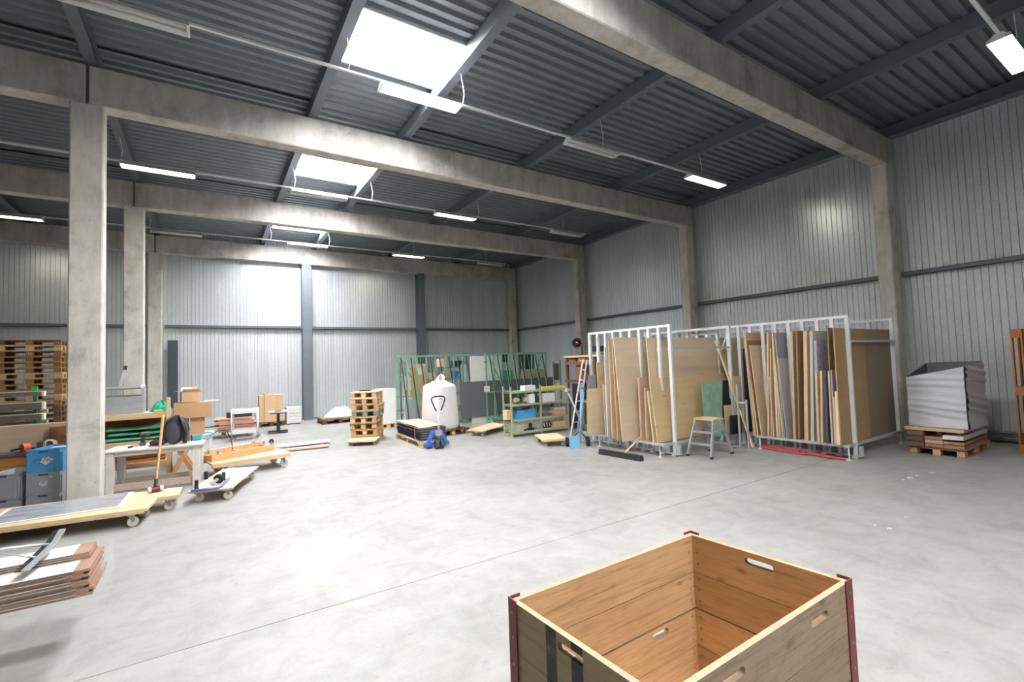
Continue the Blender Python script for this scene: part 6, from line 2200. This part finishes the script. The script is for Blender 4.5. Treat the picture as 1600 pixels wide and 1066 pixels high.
# --- rack B
RACK_YS = ysB
G_ = 'boards in the long rack'
rb_ = [((1164.5, 520), (1181, 680), 1168, 'chip_pink', .05, 'thick pinkish board edge at the left of the long rack', .6),
       ((1167, 520.5), (1186.8, 680.3), 1200, 'mdf_brown', .02, 'tall brown board at the left of the long rack', None),
       ((1171.5, 540), (1190.5, 680.8), 1198, 'mdf_beige', .018, 'tan board leaning before the tall brown board', None),
       ((1174.6, 587), (1187.5, 680.5), 1180, 'cream_wood', .018, 'short cream strip before the tan board', .3),
       ((1200.5, 520.5), (1202, 681.5), 1204, 'beech', .035, 'tall beech board right of the tan board', .8),
       ((1204.5, 544.5), (1206, 682), 1209, 'osb', .02, 'lower brown board beside the tall beech board', .8),
       ((1202.8, 589), (1210, 682.5), 1206, 'chip_pink', .03, 'short chipboard strip before the tall beech board', .4),
       ((1208, 520), (1216, 683), 1211, 'ply_pale', .03, 'first tall pale board of the leaning bundle', .8),
       ((1209.5, 545), (1220, 683.7), 1214, 'beech', .025, 'second board of the leaning bundle', .8),
       ((1211, 563), (1224, 684.3), 1217, 'ply', .02, 'third board of the leaning bundle', .8),
       ((1212.8, 520), (1227.9, 684.8), 1232, 'grey_laminate', .025, 'tall grey laminate board in the long rack', None),
       ((1216, 560), (1230, 685.2), 1233, 'grey_laminate_light', .012, 'pale grey board before the tall grey laminate board', None),
       ((1238.4, 517.5), (1243.6, 686.5), 1246, 'chip_pink', .04, 'tall pinkish board in the middle of the long rack', .9),
       ((1245.5, 517), (1250, 687.5), 1259, 'walnut', .03, 'dark brown board in the middle of the long rack', None),
       ((1261.9, 516.4), (1264, 689), 1272, 'osb', .06, 'thick tan board stack right of the middle of the long rack', None),
       ((1269.5, 517), (1272, 690), 1277, 'grey_laminate_light', .05, 'greyish board right of the thick tan stack', .8),
       ((1274.8, 531.6), (1280.6, 691.3), 1293, 'film_lilac', .05, 'board in printed lilac film in the long rack', None),
       ((1276, 581), (1280.8, 692), 1282, 'osb', .03, 'short brown offcut before the film wrapped board', .4),
       ((1286.5, 579.7), (1288, 693), 1291, 'beech', .03, 'short reddish offcut before the film wrapped board', .4),
       ((1290.3, 578.5), (1294.5, 693.5), 1299, 'slate', .04, 'dark slate board in the long rack', .9),
       ((1293.5, 512.3), (1303, 693.8), 1309, 'walnut', .018, 'tall dark brown board left of the wide end board', None),
       ((1296, 579.7), (1302, 694.3), 1301, 'chip_pink', .03, 'pinkish strip right of the dark slate board', .5),
       ((1299.4, 578.5), (1305.5, 694.6), 1312, 'film_lilac', .018, 'short printed film board left of the wide end board', None),
       ((1303.5, 620.8), (1308, 695), 1308, 'beech', .025, 'short offcut beside the cream plank', .4),
       ((1308.8, 611.8), (1312.5, 696), 1316, 'cream_wood', .045, 'cream plank at the right end of the long rack', .3),
       ((1308.3, 512.4), (1320.5, 697), 1354.6, 'mdf_olive', .02, 'wide olive tan board at the right end of the long rack', None)]
made = {}
for ft, fb, ur, mt, t, lb, L in rb_:
    made[lb] = board(lb, ft, fb, ur, mt, t, 'board', G_, ut=L)
wide = made['wide olive tan board at the right end of the long rack']
me = wide.data
B = [wide.matrix_basis @ v.co for v in me.vertices]
x0, x1 = B[0].x + .35, GY(1391, 512, B[4].y).x
mb = MB().hexa([(x0, B[0].y + .022, ZD), (x1, B[0].y + .022, ZD), (x1, B[0].y + .04, ZD), (x0, B[0].y + .04, ZD)], [(x0, B[4].y + .022, B[4].z), (x1, B[4].y + .022, B[4].z), (x1, B[4].y + .04, B[4].z), (x0, B[4].y + .04, B[4].z)])
tag(mb.build('board', 'mdf_greyish'), 'wide greyish brown board behind the olive tan end board', 'board', G_) if plain('mdf_greyish', (146, 128, 106), .6, 0, .05, 3) else None
# print on the lilac film: small dark dashes
fb_ = made['board in printed lilac film in the long rack']
B = [fb_.matrix_basis @ v.co for v in fb_.data.vertices]
mb = MB()
for k in range(7):
    for j in range(2):
        t = .95 - k * .11 - j * .03
        yy, z = B[0].y + (B[4].y - B[0].y) * t, B[0].z + (B[4].z - B[0].z) * t
        x = B[0].x + .05 + .22 * j + .04 * (k % 2)
        MB().box(x, yy - .003, z - .007, x + .055, yy - .0005, z + .007).build('print_mark', 'red_dark' if j else 'navy', fb_)

# leaning pole
pa = GZ(1177, 701, 0)
pb = GX(1118, 533, 9.22)
tag(MB().bar(pa + V3((0, 0, .02)), pb, .042, .03, (0, 1, 0)).build('wooden_pole', 'cream_wood'), 'long yellowish wooden batten leaning on the board racks', 'batten')
for k, (u0, v0, u1, v1, lb) in enumerate(((1095, 547, 1102.5, 528, 'left'), (1112, 546, 1118.5, 527.5, 'middle'), (1128, 547, 1135.5, 526, 'right'))):
    a, b = GX(u0, v0, XFB + .07), GX(u1, v1, XFB + .07)
    MB().bar(a, b, .03, .045, (1, 0, 0)).build('brace', 'rack_white', boardB)
# steel bracket stand before the long rack
bs = thing('steel_support', 'small grey steel support frame in front of the long board rack', 'support', (9.15, 5.4, 0), world=True)
a, b = GX(1153, 629, 8.86), GX(1166, 629, 8.86)
MB().bar((8.86, a.y, 0), (8.86, a.y, 1.25), .03, .03, (1, 0, 0)).build('upright', 'rack_grey', bs)
MB().bar((8.86, b.y, 0), (8.86, b.y, a.z + .06), .03, .03, (1, 0, 0)).build('upright', 'rack_grey', bs)
MB().bar((8.86, a.y - .016, a.z), (8.86, b.y + .016, a.z), .025, .03).build('cross_bar', 'rack_white', bs)
MB().tube([(8.86, a.y, .012), (8.72, a.y + .03, .03), (8.58, a.y + .06, .012)], .012, 8).build('foot', 'rack_grey', bs)

# red lifting bar on the floor before the long rack
ra_, rb2 = GZ(1187, 695, .06), GZ(1319, 716.5, .04)
rf = thing('towing_bar', 'red steel towing bar lying on the floor before the long board rack', 'bar', (8.8, 4.4, 0), world=True)
d_ = (rb2 - ra_).normalized()
a0, b0 = V3((ra_.x, ra_.y, .05)), V3((rb2.x, rb2.y, .03))
MB().bar(a0, b0, .028, .035).build('main_bar', 'red_paint', rf)
MB().bar(a0 + V3((.09, .02, 0)), b0.lerp(a0, .25) + V3((.07, 0, 0)), .025, .03).build('second_bar', 'red_paint', rf)
MB().tube([a0.lerp(b0, .02) + V3((-.06, .0, -.02)), a0.lerp(b0, .3) + V3((-.09, 0, -.028)), a0.lerp(b0, .6) + V3((-.05, 0, -.02))], .014, 8).build('side_rod', 'red_paint', rf)
m_ = a0.lerp(b0, .5)
MB().cyl((m_.x - .04, m_.y - .04, .04), (m_.x - .04, m_.y + .04, .04), .04, n=14).cyl((m_.x - .03, m_.y, .05), (m_.x - .03, m_.y, .11), .03, n=12).build('pivot', 'red_paint', rf)
MB().tube([a0 + V3((.0, .08, -.02)), a0 + V3((-.05, .02, .06)), a0 + V3((-.08, -.03, .08)), a0 + V3((-.1, -.06, -.02))], .012, 8).build('hook', 'zinc', rf)

# broom
ba, bb_ = V3((6.27, 6.93, 0)), V3((6.50, 5.93, 0))
br_ = thing('wide_broom', 'very wide black floor broom with a pale stick before the front rack', 'broom', (6.4, 6.4, 0), world=True)
ba, bb_ = GZ(938, 709.5, .0), GZ(1003, 721, .0)
MB().bar(ba + V3((0, 0, .035)), bb_ + V3((0, 0, .035)), .10, .07).build('bristles', 'black_cloth', br_)
MB().bar(ba + V3((0, 0, .085)), bb_ + V3((0, 0, .085)), .07, .028).build('brush_back', 'black_plastic', br_)
m_ = ba.lerp(bb_, .62) + V3((0, 0, .1))
tp_ = GX(1001, 683, 6.88)
MB().tube([m_, tp_], .014, 8).build('stick', 'ply_pale', br_, smooth=True)

# step ladder
sp_ = thing('step_ladder', 'aluminium two step platform ladder with a wooden top before the board racks', 'step ladder', (7.8, 5.42, 0), world=True)
F1, F2, F3, F4 = V3((7.40, 5.65, 0)), V3((7.46, 5.20, 0)), V3((8.15, 5.24, 0)), V3((8.10, 5.67, 0))
T1, T2, T3, T4 = V3((7.62, 5.60, .655)), V3((7.63, 5.24, .655)), V3((7.90, 5.26, .655)), V3((7.89, 5.60, .655))
MB().hexa([p + V3((0, 0, .0)) for p in (T1 + V3((-.03, .03, 0)), T2 + V3((-.03, -.03, 0)), T3 + V3((.03, -.03, 0)), T4 + V3((.03, .03, 0)))], [p + V3((0, 0, .03)) for p in (T1 + V3((-.03, .03, 0)), T2 + V3((-.03, -.03, 0)), T3 + V3((.03, -.03, 0)), T4 + V3((.03, .03, 0)))]).build('platform', 'beech', sp_)
for f, t in ((F1, T1), (F2, T2), (F3, T3), (F4, T4)):
    l_ = MB().bar(f + V3((0, 0, .03)), t - V3((0, 0, .002)), .028, .05, (1, 0, 0)).build('leg', 'alu', sp_)
    MB().bar(f, f.lerp(t, .055), .036, .058, (1, 0, 0)).build('rubber_foot', 'black_rubber', l_)
for k in (.36, .68):
    MB().bar(F1.lerp(T1, k) + V3((.0, -.016, 0)), F2.lerp(T2, k) + V3((0, .016, 0)), .085, .03).build('step', 'alu', sp_)
for k in (.3, .66):
    MB().bar(F4.lerp(T4, k) + V3((.0, -.016, 0)), F3.lerp(T3, k) + V3((0, .016, 0)), .02, .035).build('rear_brace', 'alu', sp_)
for a, b in ((F1.lerp(T1, .72), F4.lerp(T4, .72)), (F2.lerp(T2, .72), F3.lerp(T3, .72))):
    MB().bar(a, b, .012, .02).build('spreader', 'alu', sp_)

# ================================================================== WRAPPED CONTAINER ON A PALLET, RIGHT
fl_, fr_ = V3((10.38, 3.25, 0)), V3((10.36, 2.56, 0))
pal = pallet('dark pallet under the brown panels and wrapped bin at right', (11.05, 2.92, 0), 0.0, 1.36, .72, mats=('old_pallet_x', 'old_pallet_y', 'pallet_block'), h=.15)
layers = [(.151, .185, 2.60, 2.86, 'first short panel at the near side'), (.151, .195, 2.9, 3.2, 'first panel at the far side')]
z = .1505
for k in range(9):
    z1 = z + .030
    tag(MB().box(10.30 + .015 * (k % 3), 3.07, z, 11.6, 3.30 + .01 * (k % 2), z1 - .0015).build('flat_panel_board', 'chipboard_edge'), 'brown panel in the thick left pile under the wrapped bin, %s from bottom' % ordn[k], 'board', 'brown panels under the wrapped bin')
    z = z1
zc = z
for k, (z0, z1, mt, lb) in enumerate(((.1505, .20, 'wrap_paper', 'lowest'), (.21, .265, 'chip_pink', 'second'), (.275, .318, 'wrap_paper', 'third'))):
    tag(MB().box(10.34, 2.82, z0, 11.6, 3.055, z1).build('flat_panel_board', mt), 'brown panel in the middle pile under the wrapped bin, %s' % lb, 'board', 'brown panels under the wrapped bin')
    if k < 2:
        pass
for k, (z0, z1, mt, lb) in enumerate(((.1505, .205, 'wrap_paper', 'lowest'), (.22, .262, 'old_pallet_x', 'middle'), (.30, .365, 'film', 'topmost, white fronted'))):
    tag(MB().box(10.33 - .02 * (k == 2), 2.55, z0, 11.62, 2.81, z1).build('flat_panel_board', mt), 'panel in the near pile under the wrapped bin, %s' % lb, 'board', 'brown panels under the wrapped bin')
# spacers so that the upper panels rest on something
for (y, za, zb_, lb) in ((2.68, .2055, .2195, 'near pile, lowest'), (2.68, .2625, .2995, 'near pile, below the white front'), (2.93, .2005, .2095, 'middle pile, lowest'), (2.93, .2655, .2745, 'middle pile, second'), (2.93, .3185, .4195, 'middle pile, topmost'), (2.68, .3655, .4195, 'near pile, topmost')):
    tag(MB().box(10.6, y - .03, za, 11.4, y + .03, zb_).build('spacer_lath', 'pine_x'), 'spacer lath under the wrapped bin, ' + lb, 'lath', 'spacer laths under the wrapped bin')
fbm = thing('timber_grid', 'pale timber grid lying under the wrapped grey bin', 'grid', (11, 2.95, .42), world=True)
for q in ((10.32, 2.54, 11.66, 2.60), (10.32, 3.26, 11.66, 3.32), (10.32, 2.601, 10.39, 3.259), (11.59, 2.601, 11.66, 3.259)):
    MB().box(q[0], q[1], .4205, q[2], q[3], .47).build('batten', 'pine_x', fbm)
for y in (2.75, 3.05):
    MB().box(10.391, y - .03, .4205, 11.589, y + .03, .469).build('batten', 'pine_x', fbm)
cn_ = thing('steel_bin', 'open grey steel bin wrapped in shiny stretch film, at the right wall', 'bin', (10.9, 2.9, .471), world=True)
z0, t = .48, .02
BL = {'fl': (10.42, 3.27), 'fr': (10.40, 2.50), 'br': (11.30, 2.47), 'bl': (11.30, 3.24)}
TOPZ = {'fl': GX(1418.5, 589, 10.42).z, 'fr': GX(1504, 573, 10.40).z, 'br': 1.58, 'bl': 1.56}


def wall(a, b, nm, mt, par, thick=.02):
    A, B = V3((*BL[a], 0)), V3((*BL[b], 0))
    n = V3((-(B - A).y, (B - A).x, 0)).normalized()
    ctr = V3((10.86, 2.88, 0))
    if n.dot(ctr - A) < 0:
        n = -n
    return MB().hexa([A + V3((0, 0, z0)), B + V3((0, 0, z0)), B + n * thick + V3((0, 0, z0)), A + n * thick + V3((0, 0, z0))],
                     [A + V3((0, 0, TOPZ[a])), B + V3((0, 0, TOPZ[b])), B + n * thick + V3((0, 0, TOPZ[b])), A + n * thick + V3((0, 0, TOPZ[a]))]).build(nm, mt, par)


plain('bin_grey', (106, 110, 114), .45, .3, .08)
for a, b in (('fl', 'fr'), ('fr', 'br'), ('br', 'bl'), ('bl', 'fl')):
    wall(a, b, 'side_wall', 'bin_grey', cn_)
MB().hexa([(*BL[k], z0 - .009) for k in ('fl', 'fr', 'br', 'bl')], [(*BL[k], z0 - .0005) for k in ('fl', 'fr', 'br', 'bl')]).build('base', 'bin_grey', cn_)
s_ = NT('shiny_film')
v_ = s_.coords((6, 2.0, 34), False)
f_ = s_.noise(v_, 2.2, 5, .65, .8)
s_.b.inputs['Base Color'].default_value = C(208, 210, 216)
s_.b.inputs['Roughness'].default_value = .26
s_.b.inputs['Metallic'].default_value = .25
s_.b.inputs['Specular IOR Level'].default_value = .8
s_.bump(f_, .55, .03)


def filmwall(a, b, off):
    A, B = V3((*BL[a], 0)), V3((*BL[b], 0))
    n = V3((-(B - A).y, (B - A).x, 0)).normalized()
    if n.dot(V3((10.86, 2.88, 0)) - A) > 0:
        n = -n

    def fn(u, v):
        p = A.lerp(B, u)
        zt = TOPZ[a] + (TOPZ[b] - TOPZ[a]) * u - .004
        w = .02 + .016 * math.sin(5 * u + 31 * v) * math.sin(17 * v + 3 * u) + .006 * math.sin(60 * v + 9 * u)
        return p + n * (off + w) + V3((0, 0, z0 + (zt - z0) * v))
    return MB().grid(fn, 24, 40).build('stretch_film', 'shiny_film', cn_, smooth=True, recalc=False)


filmwall('fl', 'fr', .0)
filmwall('fr', 'br', .0)

# upright pallets at the right frame edge
for k, (y, lb) in enumerate(((2.14, 'left one of the pair'), (1.98, 'right one of the pair'))):
    o = pallet('brown pallet standing on end at the right picture edge, ' + lb, (11.98, y, 1.052), 0, 2.1, 1.0, mats=('brown_pallet', 'brown_pallet', 'brown_pallet'), bx=3, group='pallets standing on end at the right') if k or wood('brown_pallet', (176, 112, 64), 'x', .7, .1) else None
    # stand it up: length vertical, deck facing the camera side
    o.rotation_euler = Matrix(((0, 1, 0), (0, 0, -1), (-1, 0, 0))).to_euler()
